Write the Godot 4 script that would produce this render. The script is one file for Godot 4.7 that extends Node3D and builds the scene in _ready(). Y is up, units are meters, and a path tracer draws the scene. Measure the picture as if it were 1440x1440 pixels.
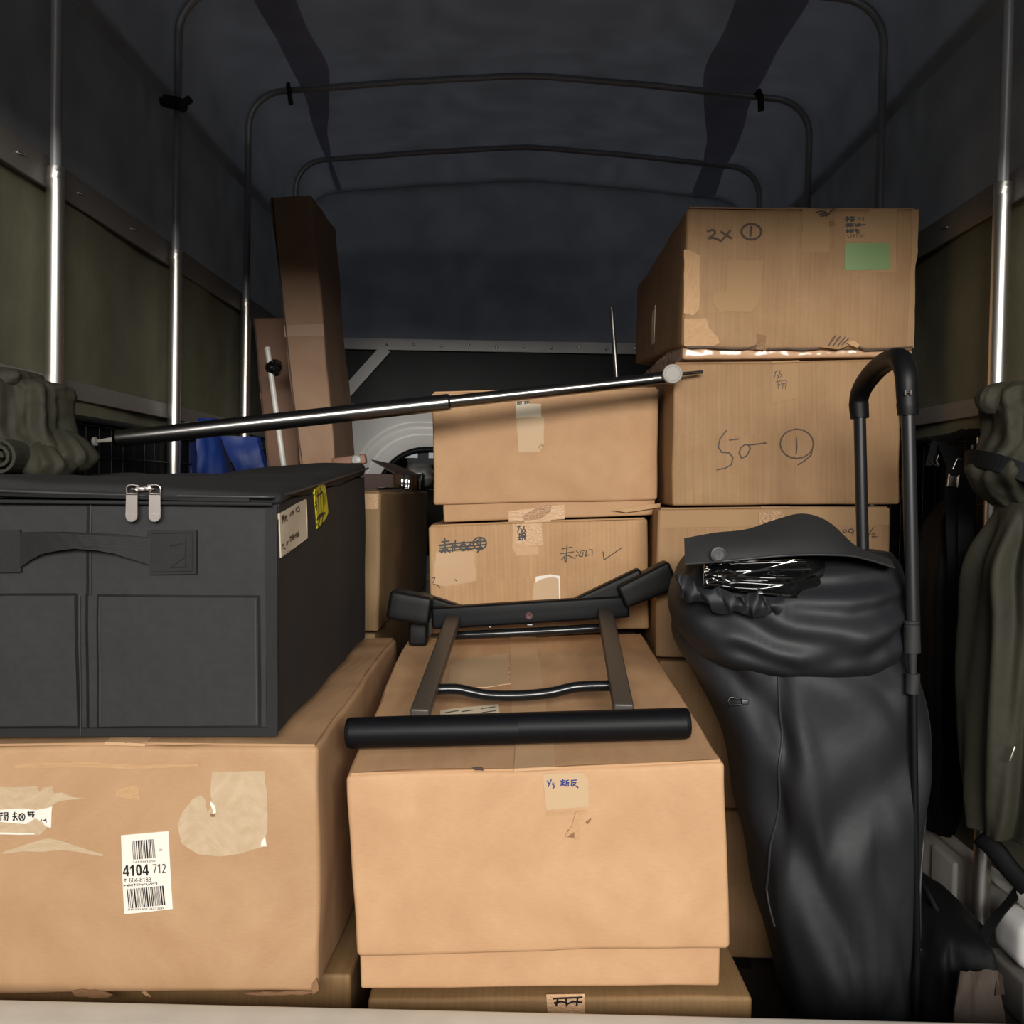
extends Node3D
# The loaded bed of a small canvas-topped truck, seen over its tailgate. Metres; y up; the bed's floor is y = 0, the cab is towards -z.

var org := Vector3.ZERO              # base of the thing being built: subtracted from every vertex
var nz := FastNoiseLite.new()        # soft dents and wrinkles
var fine := FastNoiseLite.new()
var M := {}
var used := {}

# ---------------------------------------------------------------- nodes
func numbered(called: String) -> String:
	var n: int = used.get(called, 0)
	used[called] = n + 1
	return called if n == 0 else "%s_%03d" % [called, n]

func thing(called: String, label: String, category: String, base: Vector3, group := "") -> Node3D:
	var o := Node3D.new()
	o.name = numbered(called)
	add_child(o)
	o.position = base
	org = base
	o.set_meta("label", label)
	o.set_meta("category", category)
	if group != "":
		o.set_meta("group", group)
	return o

func setting(called: String, label: String, base: Vector3) -> Node3D:
	var o := Node3D.new()
	o.name = called
	add_child(o)
	o.position = base
	org = base
	o.set_meta("kind", "structure")
	o.set_meta("label", label)
	return o

func begin(group := 0) -> SurfaceTool:
	var st := SurfaceTool.new()
	st.begin(Mesh.PRIMITIVE_TRIANGLES)
	st.set_smooth_group(group)
	return st

func part(called: String, st: SurfaceTool, m: Material, parent: Node3D, label := "") -> MeshInstance3D:
	st.generate_normals()
	st.index()
	var o := MeshInstance3D.new()
	o.name = called
	o.mesh = st.commit()
	o.material_override = m
	parent.add_child(o, true)
	if label != "":
		o.set_meta("label", label)
	return o

# ---------------------------------------------------------------- shapes
func vert(st: SurfaceTool, p: Vector3, uv: Vector2) -> void:
	st.set_uv(uv)
	st.add_vertex(p - org)

func quad(st: SurfaceTool, a: Vector3, b: Vector3, c: Vector3, d: Vector3, ua: Vector2, ub: Vector2, uc: Vector2, ud: Vector2) -> void:
	# a, b, c, d run anticlockwise seen from the front
	vert(st, a, ua); vert(st, d, ud); vert(st, c, uc)
	vert(st, a, ua); vert(st, c, uc); vert(st, b, ub)

func sheet(st: SurfaceTool, rows: Array, flip := false) -> void:
	# rows of points: along a row is "right", from row to row is "up"; the front looks along right x up
	for i in rows.size() - 1:
		var a: PackedVector3Array = rows[i]
		var b: PackedVector3Array = rows[i + 1]
		for j in a.size() - 1:
			var u0 := float(j) / (a.size() - 1)
			var u1 := float(j + 1) / (a.size() - 1)
			var v0 := float(i) / (rows.size() - 1)
			var v1 := float(i + 1) / (rows.size() - 1)
			if flip:
				quad(st, a[j + 1], a[j], b[j], b[j + 1], Vector2(u1, v0), Vector2(u0, v0), Vector2(u0, v1), Vector2(u1, v1))
			else:
				quad(st, a[j], a[j + 1], b[j + 1], b[j], Vector2(u0, v0), Vector2(u1, v0), Vector2(u1, v1), Vector2(u0, v1))

func plate(st: SurfaceTool, fn: Callable, nu: int, nv: int, thick: Vector3) -> void:
	# a sheet with thickness: fn(u, v) is its front, thick the step to its back
	var front := []
	var back := []
	for i in nv + 1:
		var r := PackedVector3Array()
		var q := PackedVector3Array()
		for j in nu + 1:
			var p: Vector3 = fn.call(float(j) / nu, float(i) / nv)
			r.append(p)
			q.append(p + thick)
		front.append(r)
		back.append(q)
	st.set_smooth_group(1)
	sheet(st, front)
	st.set_smooth_group(2)
	sheet(st, back, true)
	st.set_smooth_group(3)
	var left := []
	var right := []
	for i in nv + 1:
		left.append(PackedVector3Array([back[i][0], front[i][0]]))
		right.append(PackedVector3Array([front[i][nu], back[i][nu]]))
	sheet(st, left)
	sheet(st, right)
	st.set_smooth_group(4)
	sheet(st, [back[0], front[0]])
	sheet(st, [front[nv], back[nv]])

func steps(half: float, r: float, n: int) -> PackedFloat32Array:
	var out := PackedFloat32Array([-half, -half + r * 0.28, -half + r * 0.62, -half + r])
	for i in range(1, n):
		out.append(lerpf(-half + r, half - r, float(i) / n))
	for k in [3, 2, 1, 0]:
		out.append(-out[k])
	return out

func round_box(st: SurfaceTool, centre: Vector3, size: Vector3, r: float, warp = null, n := 1, turn := Basis.IDENTITY, uvs := 2.0) -> void:
	# a box with rounded edges; warp(point in the box's own axes) may bend it
	var h := size / 2.0
	r = minf(r, minf(h.x, minf(h.y, h.z)) * 0.98)
	var axes := [[Vector3(0, 0, 1), Vector3(1, 0, 0), Vector3(0, 1, 0)], [Vector3(0, 0, -1), Vector3(-1, 0, 0), Vector3(0, 1, 0)], [Vector3(1, 0, 0), Vector3(0, 0, -1), Vector3(0, 1, 0)],
		[Vector3(-1, 0, 0), Vector3(0, 0, 1), Vector3(0, 1, 0)], [Vector3(0, 1, 0), Vector3(1, 0, 0), Vector3(0, 0, -1)], [Vector3(0, -1, 0), Vector3(1, 0, 0), Vector3(0, 0, 1)]]
	st.set_smooth_group(0)
	for f in axes:
		var us := steps(absf(f[1].dot(h)), r, n)
		var vs := steps(absf(f[2].dot(h)), r, n)
		var pts := []
		for b in vs:
			var row := PackedVector3Array()
			for a in us:
				var p: Vector3 = f[0] * absf(f[0].dot(h)) + f[1] * a + f[2] * b
				var inner := p.clamp(-h + Vector3.ONE * r, h - Vector3.ONE * r)
				p = inner + (p - inner).normalized() * r
				if warp != null:
					p = warp.call(p)
				row.append(centre + turn * p)
			pts.append(row)
		for i in vs.size() - 1:
			for j in us.size() - 1:
				var t := Vector2(uvs, uvs)
				quad(st, pts[i][j], pts[i][j + 1], pts[i + 1][j + 1], pts[i + 1][j], Vector2(us[j], -vs[i]) * t, Vector2(us[j + 1], -vs[i]) * t, Vector2(us[j + 1], -vs[i + 1]) * t, Vector2(us[j], -vs[i + 1]) * t)

func smooth_path(ctrl: Array, per := 8) -> PackedVector3Array:
	var out := PackedVector3Array()
	for i in ctrl.size() - 1:
		var p0: Vector3 = ctrl[maxi(i - 1, 0)]
		var p1: Vector3 = ctrl[i]
		var p2: Vector3 = ctrl[i + 1]
		var p3: Vector3 = ctrl[mini(i + 2, ctrl.size() - 1)]
		for k in per:
			out.append(p1.cubic_interpolate(p2, p0, p3, float(k) / per))
	out.append(ctrl[-1])
	return out

func tube(st: SurfaceTool, path: PackedVector3Array, radius, segs := 12, flat := 1.0, side := Vector3.ZERO, group := 0) -> void:
	# a swept round (or flattened) bar; radius a number or one per point
	st.set_smooth_group(group)
	var n := path.size()
	var up := side if side != Vector3.ZERO else (Vector3.UP if absf((path[1] - path[0]).normalized().y) < 0.9 else Vector3.RIGHT)
	var rings := []
	for i in n:
		var t := (path[mini(i + 1, n - 1)] - path[maxi(i - 1, 0)]).normalized()
		up = (up - t * up.dot(t)).normalized()
		var across := t.cross(up)
		var r: float = radius if radius is float else radius[i]
		var ring := PackedVector3Array()
		for k in segs + 1:
			var a := TAU * k / segs
			ring.append(path[i] + up * cos(a) * r + across * sin(a) * r * flat)
		rings.append(ring)
	sheet(st, rings)
	st.set_smooth_group(group + 7)
	for e in [0, n - 1]:
		var c := path[e]
		for k in segs:
			var a: Vector3 = rings[e][k]
			var b: Vector3 = rings[e][k + 1]
			if e == 0:
				vert(st, c, Vector2(0.5, 0.5)); vert(st, a, Vector2.ZERO); vert(st, b, Vector2.ONE)
			else:
				vert(st, c, Vector2(0.5, 0.5)); vert(st, b, Vector2.ZERO); vert(st, a, Vector2.ONE)

func turned(st: SurfaceTool, base: Vector3, axis: Vector3, profile: Array, segs := 24) -> void:
	# a lathed shape: profile of (distance along the axis, radius)
	var path := PackedVector3Array()
	var radii := []
	for p in profile:
		path.append(base + axis * p.x)
		radii.append(p.y)
	var up := Vector3.UP if absf(axis.y) < 0.9 else Vector3.RIGHT
	up = (up - axis * up.dot(axis)).normalized()
	var across := axis.cross(up)
	var rings := []
	for i in path.size():
		var ring := PackedVector3Array()
		for k in segs + 1:
			var a := TAU * k / segs
			ring.append(path[i] + (up * cos(a) + across * sin(a)) * radii[i])
		rings.append(ring)
	for i in rings.size() - 1:
		st.set_smooth_group(i % 20)
		sheet(st, [rings[i], rings[i + 1]])

func loft(st: SurfaceTool, rings: Array, segs := 40, fold = null, power := 0.75) -> void:
	# rings of [centre, half width in x, half depth in z]; fold(angle, height 0..1) scales the radius
	st.set_smooth_group(0)
	var all := []
	for i in rings.size():
		var ring := PackedVector3Array()
		for k in segs + 1:
			var a := TAU * (k % segs) / segs
			var f: float = fold.call(a, float(i) / (rings.size() - 1)) if fold != null else 1.0
			var c := signf(cos(a)) * pow(absf(cos(a)), power)
			var s := signf(sin(a)) * pow(absf(sin(a)), power)
			ring.append(rings[i][0] + Vector3(c * rings[i][1], 0, -s * rings[i][2]) * f)
		all.append(ring)
	sheet(st, all)
	for e in [0, rings.size() - 1]:
		for k in segs:
			var a: Vector3 = all[e][k]
			var b: Vector3 = all[e][k + 1]
			if e == 0:
				a = all[e][k + 1]; b = all[e][k]
			vert(st, rings[e][0], Vector2(0.5, 0.5)); vert(st, b, Vector2.ZERO); vert(st, a, Vector2.ONE)

func fill_rings(keys: Array, per: int) -> Array:
	# more rings between the key rings, along a smooth curve
	var out := []
	for i in keys.size() - 1:
		var k0 = keys[maxi(i - 1, 0)]
		var k1 = keys[i]
		var k2 = keys[i + 1]
		var k3 = keys[mini(i + 2, keys.size() - 1)]
		for s in per:
			var t := float(s) / per
			out.append([k1[0].cubic_interpolate(k2[0], k0[0], k3[0], t), cubic_interpolate(k1[1], k2[1], k0[1], k3[1], t), cubic_interpolate(k1[2], k2[2], k0[2], k3[2], t)])
	out.append(keys[-1])
	return out

func ribbon(st: SurfaceTool, path: PackedVector3Array, wide: Vector3, w: float, t: float) -> void:
	# a flat strap of width w along `wide` and thickness t
	var rows := []
	for i in path.size():
		var d := (path[mini(i + 1, path.size() - 1)] - path[maxi(i - 1, 0)]).normalized()
		var x := (wide - d * wide.dot(d)).normalized()
		var y := d.cross(x)
		var a := x * w / 2.0
		var b := y * t / 2.0
		rows.append(PackedVector3Array([path[i] - a - b, path[i] + a - b, path[i] + a + b, path[i] - a + b, path[i] - a - b]))
	st.set_smooth_group(-1)
	sheet(st, rows, true)
	var e: PackedVector3Array = rows[0]
	var z := Vector2.ZERO
	quad(st, e[0], e[1], e[2], e[3], z, z, z, z)
	e = rows[-1]
	quad(st, e[3], e[2], e[1], e[0], z, z, z, z)

# ---------------------------------------------------------------- print, patches and handwriting on a surface
func jagged(pts: PackedVector2Array, amp: float, step: float, seed_: int) -> PackedVector2Array:
	var rng := RandomNumberGenerator.new()
	rng.seed = seed_
	var out := PackedVector2Array()
	for i in pts.size():
		var a := pts[i]
		var b := pts[(i + 1) % pts.size()]
		var n := maxi(1, int(a.distance_to(b) / step))
		for k in n:
			out.append(a.lerp(b, float(k) / n) + Vector2(rng.randf_range(-amp, amp), rng.randf_range(-amp, amp)))
	return out

func patch(called: String, parent: Node3D, place: Callable, outline: PackedVector2Array, m: Material, lift := 0.0008, label := "") -> MeshInstance3D:
	# a thin sheet stuck on a surface; place(point, lift) puts a flat point onto it
	var st := begin(-1)
	var tri := Geometry2D.triangulate_polygon(outline)
	var centre: Vector3 = place.call(outline[0], 0.0)
	var out: Vector3 = place.call(outline[0], 0.01) - centre
	var box := Rect2(outline[0], Vector2.ZERO)
	for p in outline:
		box = box.expand(p)
	var size := Vector2(maxf(box.size.x, 1e-4), maxf(box.size.y, 1e-4))
	var e1: Vector3 = place.call(outline[0] + Vector2(0.004, 0), 0.0) - centre
	var e2: Vector3 = place.call(outline[0] + Vector2(0, 0.004), 0.0) - centre
	var mirrored := e1.cross(e2).dot(out) < 0.0
	for i in range(0, tri.size(), 3):
		var a := outline[tri[i]]
		var b := outline[tri[i + 1]]
		var c := outline[tri[i + 2]]
		var turn_ := (b - a).cross(c - a) > 0.0
		if turn_ == mirrored:
			var t := b
			b = c
			c = t
		var n := clampi(ceili(maxf(a.distance_to(b), maxf(b.distance_to(c), a.distance_to(c))) / 0.022), 1, 16)
		for u in n:
			for v in n - u:
				var o := a + (b - a) * (float(u) / n) + (c - a) * (float(v) / n)
				var q := [o, o + (b - a) / n, o + (c - a) / n]
				for k in [0, 2, 1]:
					vert(st, place.call(q[k], lift), (q[k] - box.position) / size)
				if u + v < n - 1:
					q = [o + (b - a) / n, o + (b - a + c - a) / n, o + (c - a) / n]
					for k in [0, 2, 1]:
						vert(st, place.call(q[k], lift), (q[k] - box.position) / size)
	for i in outline.size():
		var a := outline[i]
		var b := outline[(i + 1) % outline.size()]
		var z := Vector2.ZERO
		quad(st, place.call(a, -0.0004), place.call(b, -0.0004), place.call(b, lift), place.call(a, lift), z, z, z, z)
	return part(called, st, m, parent, label)

func lines_of(text: String) -> Array:
	var out := []
	for s in text.split(";", false):
		var line := PackedVector2Array()
		for w in s.strip_edges().split(" ", false):
			var c := w.split(",")
			line.append(Vector2(float(c[0]), float(c[1])) / 1000.0)
		out.append(line)
	return out

func scrawl(parent: Node3D, place: Callable, text: String, width: float, m: Material, lift := 0.0012, called := "handwriting") -> void:
	var st := begin(-1)
	for line in lines_of(text):
		for i in line.size() - 1:
			var d: Vector2 = (line[i + 1] - line[i])
			if d.length() < 1e-6:
				continue
			d = d.normalized()
			var s := Vector2(-d.y, d.x) * width / 2.0
			var from: Vector2 = line[i] - d * width * 0.35
			var to: Vector2 = line[i + 1] + d * width * 0.35
			var n := ceili(from.distance_to(to) / 0.02)
			for k in n:
				var a := from.lerp(to, float(k) / n)
				var b := from.lerp(to, float(k + 1) / n)
				var z := Vector2.ZERO
				quad(st, place.call(a - s, lift), place.call(b - s, lift), place.call(b + s, lift), place.call(a + s, lift), z, z, z, z)
	part(called, st, m, parent)

func poly(text: String) -> PackedVector2Array:
	return lines_of(text)[0]

# ---------------------------------------------------------------- cartons
func shell(q: Array, z_front: float, z_back: float, off := {}, dent := 0.0012, r := 0.005) -> Dictionary:
	# q: the front face's corners (bottom left, bottom right, top right, top left) as x, y; off: moves of single corners
	var lo := Vector3((q[0].x + q[3].x) / 2.0, (q[0].y + q[1].y) / 2.0, z_back)
	var hi := Vector3((q[1].x + q[2].x) / 2.0, (q[2].y + q[3].y) / 2.0, z_front)
	var o := []
	for k in 8:  # bit 0: right, bit 1: top, bit 2: front
		var c: Vector2 = q[[0, 1, 3, 2][k % 4]]
		var at := Vector2(hi.x if k % 2 else lo.x, hi.y if (k / 2) % 2 else lo.y)
		o.append(Vector3(c.x - at.x, c.y - at.y, 0) + off.get(k, Vector3.ZERO))
	return {"lo": lo, "hi": hi, "off": o, "dent": dent, "r": r}

func bend(c: Dictionary, p: Vector3) -> Vector3:
	var t: Vector3 = ((p - c.lo) / (c.hi - c.lo)).clamp(Vector3.ZERO, Vector3.ONE)
	var s := Vector3.ZERO
	for k in 8:
		s += c.off[k] * (t.x if k % 2 else 1.0 - t.x) * (t.y if (k / 2) % 2 else 1.0 - t.y) * (t.z if k / 4 else 1.0 - t.z)
	var n := Vector3(nz.get_noise_3d(p.x * 90, p.y * 90, p.z * 90), nz.get_noise_3d(p.y * 90 + 70, p.z * 90, p.x * 90), nz.get_noise_3d(p.z * 90, p.x * 90 - 50, p.y * 90))
	return p + s + n * c.dent * 2.0

func shell_mesh(c: Dictionary, called: String, parent: Node3D, m: Material, n := 14, uvs := 2.0) -> MeshInstance3D:
	var st := begin()
	var mid: Vector3 = (c.lo + c.hi) / 2.0
	round_box(st, mid, c.hi - c.lo, c.r, func(p): return bend(c, p + mid) - mid, n, Basis.IDENTITY, uvs)
	return part(called, st, m, parent)

func on_front(c: Dictionary) -> Callable:
	return func(p: Vector2, lift: float) -> Vector3:
		var w := Vector3(p.x, p.y, c.hi.z)
		w = bend(c, w - (bend(c, w) - w) * Vector3(1, 1, 0))
		return w + Vector3(0, 0, lift)

func on_side(c: Dictionary, right: bool) -> Callable:
	return func(p: Vector2, lift: float) -> Vector3:
		return bend(c, Vector3(c.hi.x if right else c.lo.x, p.y, p.x)) + Vector3(lift if right else -lift, 0, 0)

func on_top(c: Dictionary) -> Callable:
	return func(p: Vector2, lift: float) -> Vector3:
		return bend(c, Vector3(p.x, c.hi.y, p.y)) + Vector3(0, lift, 0)

func base_of(c: Dictionary) -> Vector3:
	return Vector3((c.lo.x + c.hi.x) / 2.0, c.lo.y, (c.lo.z + c.hi.z) / 2.0)

func top_flaps(c: Dictionary, parent: Node3D, m: Material, tape: Material) -> void:
	# the two long top flaps with their seam, and the tape along it
	var top := on_top(c)
	var mid: float = (c.lo.x + c.hi.x) / 2.0
	for s in [-1.0, 1.0]:
		var x0: float = mid + s * 0.0012
		var x1: float = (c.lo.x if s < 0 else c.hi.x) - s * 0.005
		var outline := PackedVector2Array()
		for k in 7:
			outline.append(Vector2(x0, lerpf(c.lo.z + 0.004, c.hi.z - 0.004, k / 6.0)))
		for k in 7:
			outline.append(Vector2(x1, lerpf(c.hi.z - 0.004, c.lo.z + 0.004, k / 6.0)))
		patch("flap", parent, top, outline, m, 0.0022)
	var band := PackedVector2Array()
	for k in 9:
		band.append(Vector2(mid - 0.024, lerpf(c.lo.z, c.hi.z - 0.002, k / 8.0)))
	for k in 9:
		band.append(Vector2(mid + 0.024, lerpf(c.hi.z - 0.002, c.lo.z, k / 8.0)))
	patch("packing_tape", parent, top, band, tape, 0.0028)

# ---------------------------------------------------------------- materials
func grain(kind: int) -> ImageTexture:
	# board: soft mottling, fine fibres and, on the fluted kind, the faint shadow-free print of the flutes
	var im := Image.create(512, 512, false, Image.FORMAT_RGB8)
	var a := FastNoiseLite.new()
	a.seed = 11 + kind
	a.frequency = 0.012
	a.fractal_octaves = 4
	var b := FastNoiseLite.new()
	b.seed = 5 + kind
	b.frequency = 0.2
	for y in 512:
		for x in 512:
			var u := x * TAU / 512.0
			var v := y * TAU / 512.0
			var soft := a.get_noise_3d(cos(u) * 80, sin(u) * 80 + cos(v) * 80, sin(v) * 80)
			var fibre := b.get_noise_2d(x * 0.35, y * 2.6)
			var s := 0.92 + soft * 0.05 + fibre * 0.03
			if kind == 1:
				s += sin(x * TAU / 512.0 * 64.0) * 0.012 + a.get_noise_2d(x * 9.0, y * 0.25) * 0.05
			im.set_pixel(x, y, Color(s, s * (0.992 + soft * 0.02), s * (0.985 + soft * 0.04)))
	im.generate_mipmaps()
	return ImageTexture.create_from_image(im)

func noise_tex(freq: float, lo: float, hi: float, octaves := 4, seed_ := 3) -> NoiseTexture2D:
	var t := NoiseTexture2D.new()
	t.width = 512
	t.height = 512
	t.seamless = true
	var f := FastNoiseLite.new()
	f.frequency = freq
	f.fractal_octaves = octaves
	f.seed = seed_
	t.noise = f
	var g := Gradient.new()
	g.set_color(0, Color(lo, lo, lo))
	g.set_color(1, Color(hi, hi, hi))
	t.color_ramp = g
	return t

func weave() -> ImageTexture:
	var im := Image.create(128, 128, false, Image.FORMAT_RGB8)
	for y in 128:
		for x in 128:
			var over := (x / 4 + y / 4) % 2 == 0
			var s := 0.5 + 0.25 * (sin((x % 4 + 0.5) / 4.0 * PI) if over else sin((y % 4 + 0.5) / 4.0 * PI)) + (0.1 if over else 0.0)
			im.set_pixel(x, y, Color(s, s, s))
	return ImageTexture.create_from_image(im)

func mat(c: Color, rough: float, metal := 0.0) -> StandardMaterial3D:
	var m := StandardMaterial3D.new()
	m.albedo_color = c
	m.roughness = rough
	m.metallic = metal
	return m

func board(c: Color, tex: Texture2D, bump: Texture2D, rough := 0.72) -> StandardMaterial3D:
	var m := mat(c, rough)
	m.albedo_texture = tex
	m.heightmap_enabled = true
	m.heightmap_texture = bump
	m.heightmap_scale = 0.05
	return m

func cloth(c: Color, tex: Texture2D, scale: float, relief: Texture2D, depth: float, rough := 0.85) -> StandardMaterial3D:
	var m := mat(c, rough)
	m.albedo_texture = tex
	m.uv1_triplanar = true
	m.uv1_scale = Vector3.ONE * scale
	m.heightmap_enabled = true
	m.heightmap_texture = relief
	m.heightmap_scale = depth
	return m

func materials() -> void:
	var smooth := grain(0)
	var fluted := grain(1)
	var soft := noise_tex(0.02, 0.3, 0.7)
	var mottle := noise_tex(0.006, 0.90, 1.0, 5, 8)
	var crease := noise_tex(0.012, 0.0, 1.0, 3, 21)
	var wv := weave()
	M.carton = board(Color(0.81, 0.64, 0.475), smooth, soft)
	M.carton_left = board(Color(0.75, 0.595, 0.44), smooth, soft)
	M.carton_mid = board(Color(0.77, 0.605, 0.44), smooth, soft)
	M.carton_low = board(Color(0.755, 0.595, 0.42), fluted, soft)
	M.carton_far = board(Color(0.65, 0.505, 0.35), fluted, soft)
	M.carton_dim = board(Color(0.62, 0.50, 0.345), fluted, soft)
	M.carton_under_shade = board(Color(0.54, 0.42, 0.265), fluted, soft)  # lowest cartons: shade behind the tailgate is put into this darker board colour
	M.carton_tall = board(Color(0.63, 0.50, 0.395), smooth, soft)
	M.carton_brown = board(Color(0.33, 0.25, 0.22), smooth, soft)
	M.torn = board(Color(0.80, 0.705, 0.575), smooth, soft, 0.9)
	M.torn_warm = board(Color(0.795, 0.635, 0.465), smooth, soft, 0.8)
	M.torn_edge = board(Color(0.60, 0.45, 0.32), fluted, soft, 0.95)
	M.paper = mat(Color(0.90, 0.87, 0.82), 0.7)
	M.paper_cream = mat(Color(0.86, 0.80, 0.70), 0.75)
	M.film = mat(Color(0.79, 0.645, 0.50), 0.32)
	M.film.heightmap_enabled = true
	M.film.heightmap_texture = crease
	M.film.heightmap_scale = 0.08
	M.film_clear = mat(Color(0.77, 0.625, 0.475), 0.42)
	M.film_pink = mat(Color(0.77, 0.615, 0.48), 0.18)
	M.film_pink.heightmap_enabled = true
	M.film_pink.heightmap_texture = crease
	M.film_pink.heightmap_scale = 0.35
	M.film_label = mat(Color(0.755, 0.64, 0.505), 0.5)
	M.film_green = mat(Color(0.41, 0.52, 0.30), 0.5)
	M.ink = mat(Color(0.08, 0.07, 0.07), 0.5)
	M.ink_brown = mat(Color(0.24, 0.16, 0.10), 0.6)
	M.ink_grey = mat(Color(0.30, 0.26, 0.22), 0.7)
	M.ink_blue = mat(Color(0.10, 0.17, 0.42), 0.5)
	M.yellow = mat(Color(0.80, 0.75, 0.13), 0.6)
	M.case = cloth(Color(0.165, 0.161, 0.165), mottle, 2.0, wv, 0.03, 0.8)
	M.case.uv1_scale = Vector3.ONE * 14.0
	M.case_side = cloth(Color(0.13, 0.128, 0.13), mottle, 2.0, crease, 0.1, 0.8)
	M.case_trim = cloth(Color(0.10, 0.098, 0.10), mottle, 9.0, wv, 0.04, 0.8)
	M.webbing = cloth(Color(0.085, 0.085, 0.084), mottle, 20.0, wv, 0.05, 0.75)
	M.bag = cloth(Color(0.116, 0.122, 0.137), mottle, 3.0, crease, 0.06, 0.6)
	M.bag_flap = cloth(Color(0.15, 0.148, 0.147), mottle, 6.0, wv, 0.02, 0.7)
	M.cord = mat(Color(0.19, 0.19, 0.195), 0.5)
	M.plastic_black = mat(Color(0.06, 0.06, 0.065), 0.48)
	M.plastic_black.metallic_specular = 0.35
	M.rubber = cloth(Color(0.048, 0.053, 0.065), mottle, 5.0, soft, 0.02, 0.5)
	M.rubber.metallic_specular = 0.3
	M.enamel = mat(Color(0.07, 0.075, 0.08), 0.22)
	M.bar_flat = mat(Color(0.26, 0.235, 0.21), 0.45)
	M.gloss_film = mat(Color(0.05, 0.05, 0.05), 0.08)
	M.gloss_film.clearcoat_enabled = true
	M.gloss_film.clearcoat_roughness = 0.04
	M.steel = mat(Color(0.84, 0.825, 0.80), 0.36, 1.0)
	M.steel_dull = mat(Color(0.40, 0.40, 0.41), 0.36, 1.0)
	M.chrome = mat(Color(0.86, 0.85, 0.84), 0.10, 1.0)
	M.chrome_dark = mat(Color(0.52, 0.51, 0.50), 0.24, 1.0)
	M.knob = mat(Color(0.64, 0.62, 0.59), 0.55)
	M.knob.metallic_specular = 0.3
	M.nickel = mat(Color(0.85, 0.81, 0.78), 0.3, 1.0)
	M.rail = mat(Color(0.47, 0.45, 0.43), 0.55, 0.25)
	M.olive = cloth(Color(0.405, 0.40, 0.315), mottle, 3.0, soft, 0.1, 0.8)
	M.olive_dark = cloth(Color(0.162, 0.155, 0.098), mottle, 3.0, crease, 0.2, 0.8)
	M.liner = cloth(Color(0.66, 0.67, 0.68), mottle, 2.0, soft, 0.1, 0.75)
	M.roof = cloth(Color(0.74, 0.765, 0.775), mottle, 2.0, soft, 0.1, 0.75)
	M.band = cloth(Color(0.74, 0.74, 0.80), mottle, 2.0, soft, 0.1, 0.75)
	M.band.backlight_enabled = true
	M.band.backlight = Color(1.0, 1.0, 1.0)
	M.roof.backlight_enabled = true
	M.roof.backlight = Color(0.8, 0.8, 0.82)
	M.roof_outside = cloth(Color(0.85, 0.86, 0.88), mottle, 2.0, soft, 0.1, 0.6)
	M.roof_outside.backlight_enabled = true
	M.roof_outside.backlight = Color(0.9, 0.9, 0.92)
	M.canvas_outside = cloth(Color(0.60, 0.62, 0.56), mottle, 2.0, soft, 0.1, 0.7)
	M.canvas_outside.backlight_enabled = true
	M.canvas_outside.backlight = Color(0.7, 0.7, 0.66)
	M.liner.backlight_enabled = true
	M.liner.backlight = Color(1.0, 1.0, 1.0)
	M.front_canvas = cloth(Color(0.66, 0.67, 0.68), mottle, 2.0, soft, 0.1, 0.75)
	M.front_canvas.backlight_enabled = true
	M.front_canvas.backlight = Color(0.95, 0.96, 1.0)
	for m in [M.film_clear, M.film_label, M.film]:
		m.metallic_specular = 0.3
	M.dark_panel = cloth(Color(0.215, 0.22, 0.225), mottle, 2.0, soft, 0.1, 0.7)
	M.strap_black = mat(Color(0.045, 0.045, 0.05), 0.7)
	M.strap_black.metallic_specular = 0.3
	M.scrap = board(Color(0.21, 0.15, 0.10), fluted, soft)
	M.post = mat(Color(0.20, 0.20, 0.205), 0.38, 0.6)
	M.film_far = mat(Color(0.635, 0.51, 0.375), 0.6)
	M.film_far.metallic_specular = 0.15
	M.film_mid = mat(Color(0.735, 0.59, 0.435), 0.5)
	M.film_tall = mat(Color(0.60, 0.475, 0.375), 0.5)
	M.carton_second = board(Color(0.50, 0.37, 0.29), smooth, soft)
	M.rail_pale = mat(Color(0.86, 0.85, 0.84), 0.45)
	M.cab_paint = mat(Color(0.93, 0.92, 0.90), 0.3)
	M.hoop = mat(Color(0.60, 0.60, 0.61), 0.42, 0.35)
	M.white_paint = mat(Color(0.80, 0.79, 0.76), 0.35)
	M.cream_paint = mat(Color(0.83, 0.805, 0.755), 0.38)
	M.cream_paint.albedo_texture = noise_tex(0.015, 0.9, 1.0, 5, 4)
	M.cream_paint.uv1_triplanar = true
	M.floor = mat(Color(0.20, 0.20, 0.20), 0.6, 0.3)
	M.blue = mat(Color(0.02, 0.15, 0.40), 0.6)
	M.wrap = mat(Color(0.72, 0.66, 0.62), 0.12)
	M.wood = board(Color(0.72, 0.52, 0.42), smooth, soft, 0.5)
	M.ground = mat(Color(0.30, 0.29, 0.28), 0.9)
	M.ground.albedo_texture = noise_tex(0.05, 0.7, 1.0, 5, 9)
	M.ground.uv1_triplanar = true
	M.glass = mat(Color(0.10, 0.12, 0.12, 0.06), 0.03)
	M.glass.transparency = BaseMaterial3D.TRANSPARENCY_ALPHA

# ---------------------------------------------------------------- the truck
func rrect(c: Vector2, h: Vector2, r: float, n := 8) -> PackedVector2Array:
	var out := PackedVector2Array()
	var corners := [Vector2(1, 1), Vector2(-1, 1), Vector2(-1, -1), Vector2(1, -1)]
	for k in 4:
		var m: Vector2 = c + corners[k] * (h - Vector2(r, r))
		for i in n + 1:
			var a := PI / 2 * k + PI / 2 * i / n
			out.append(m + Vector2(cos(a), sin(a)) * r)
	return out

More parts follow.
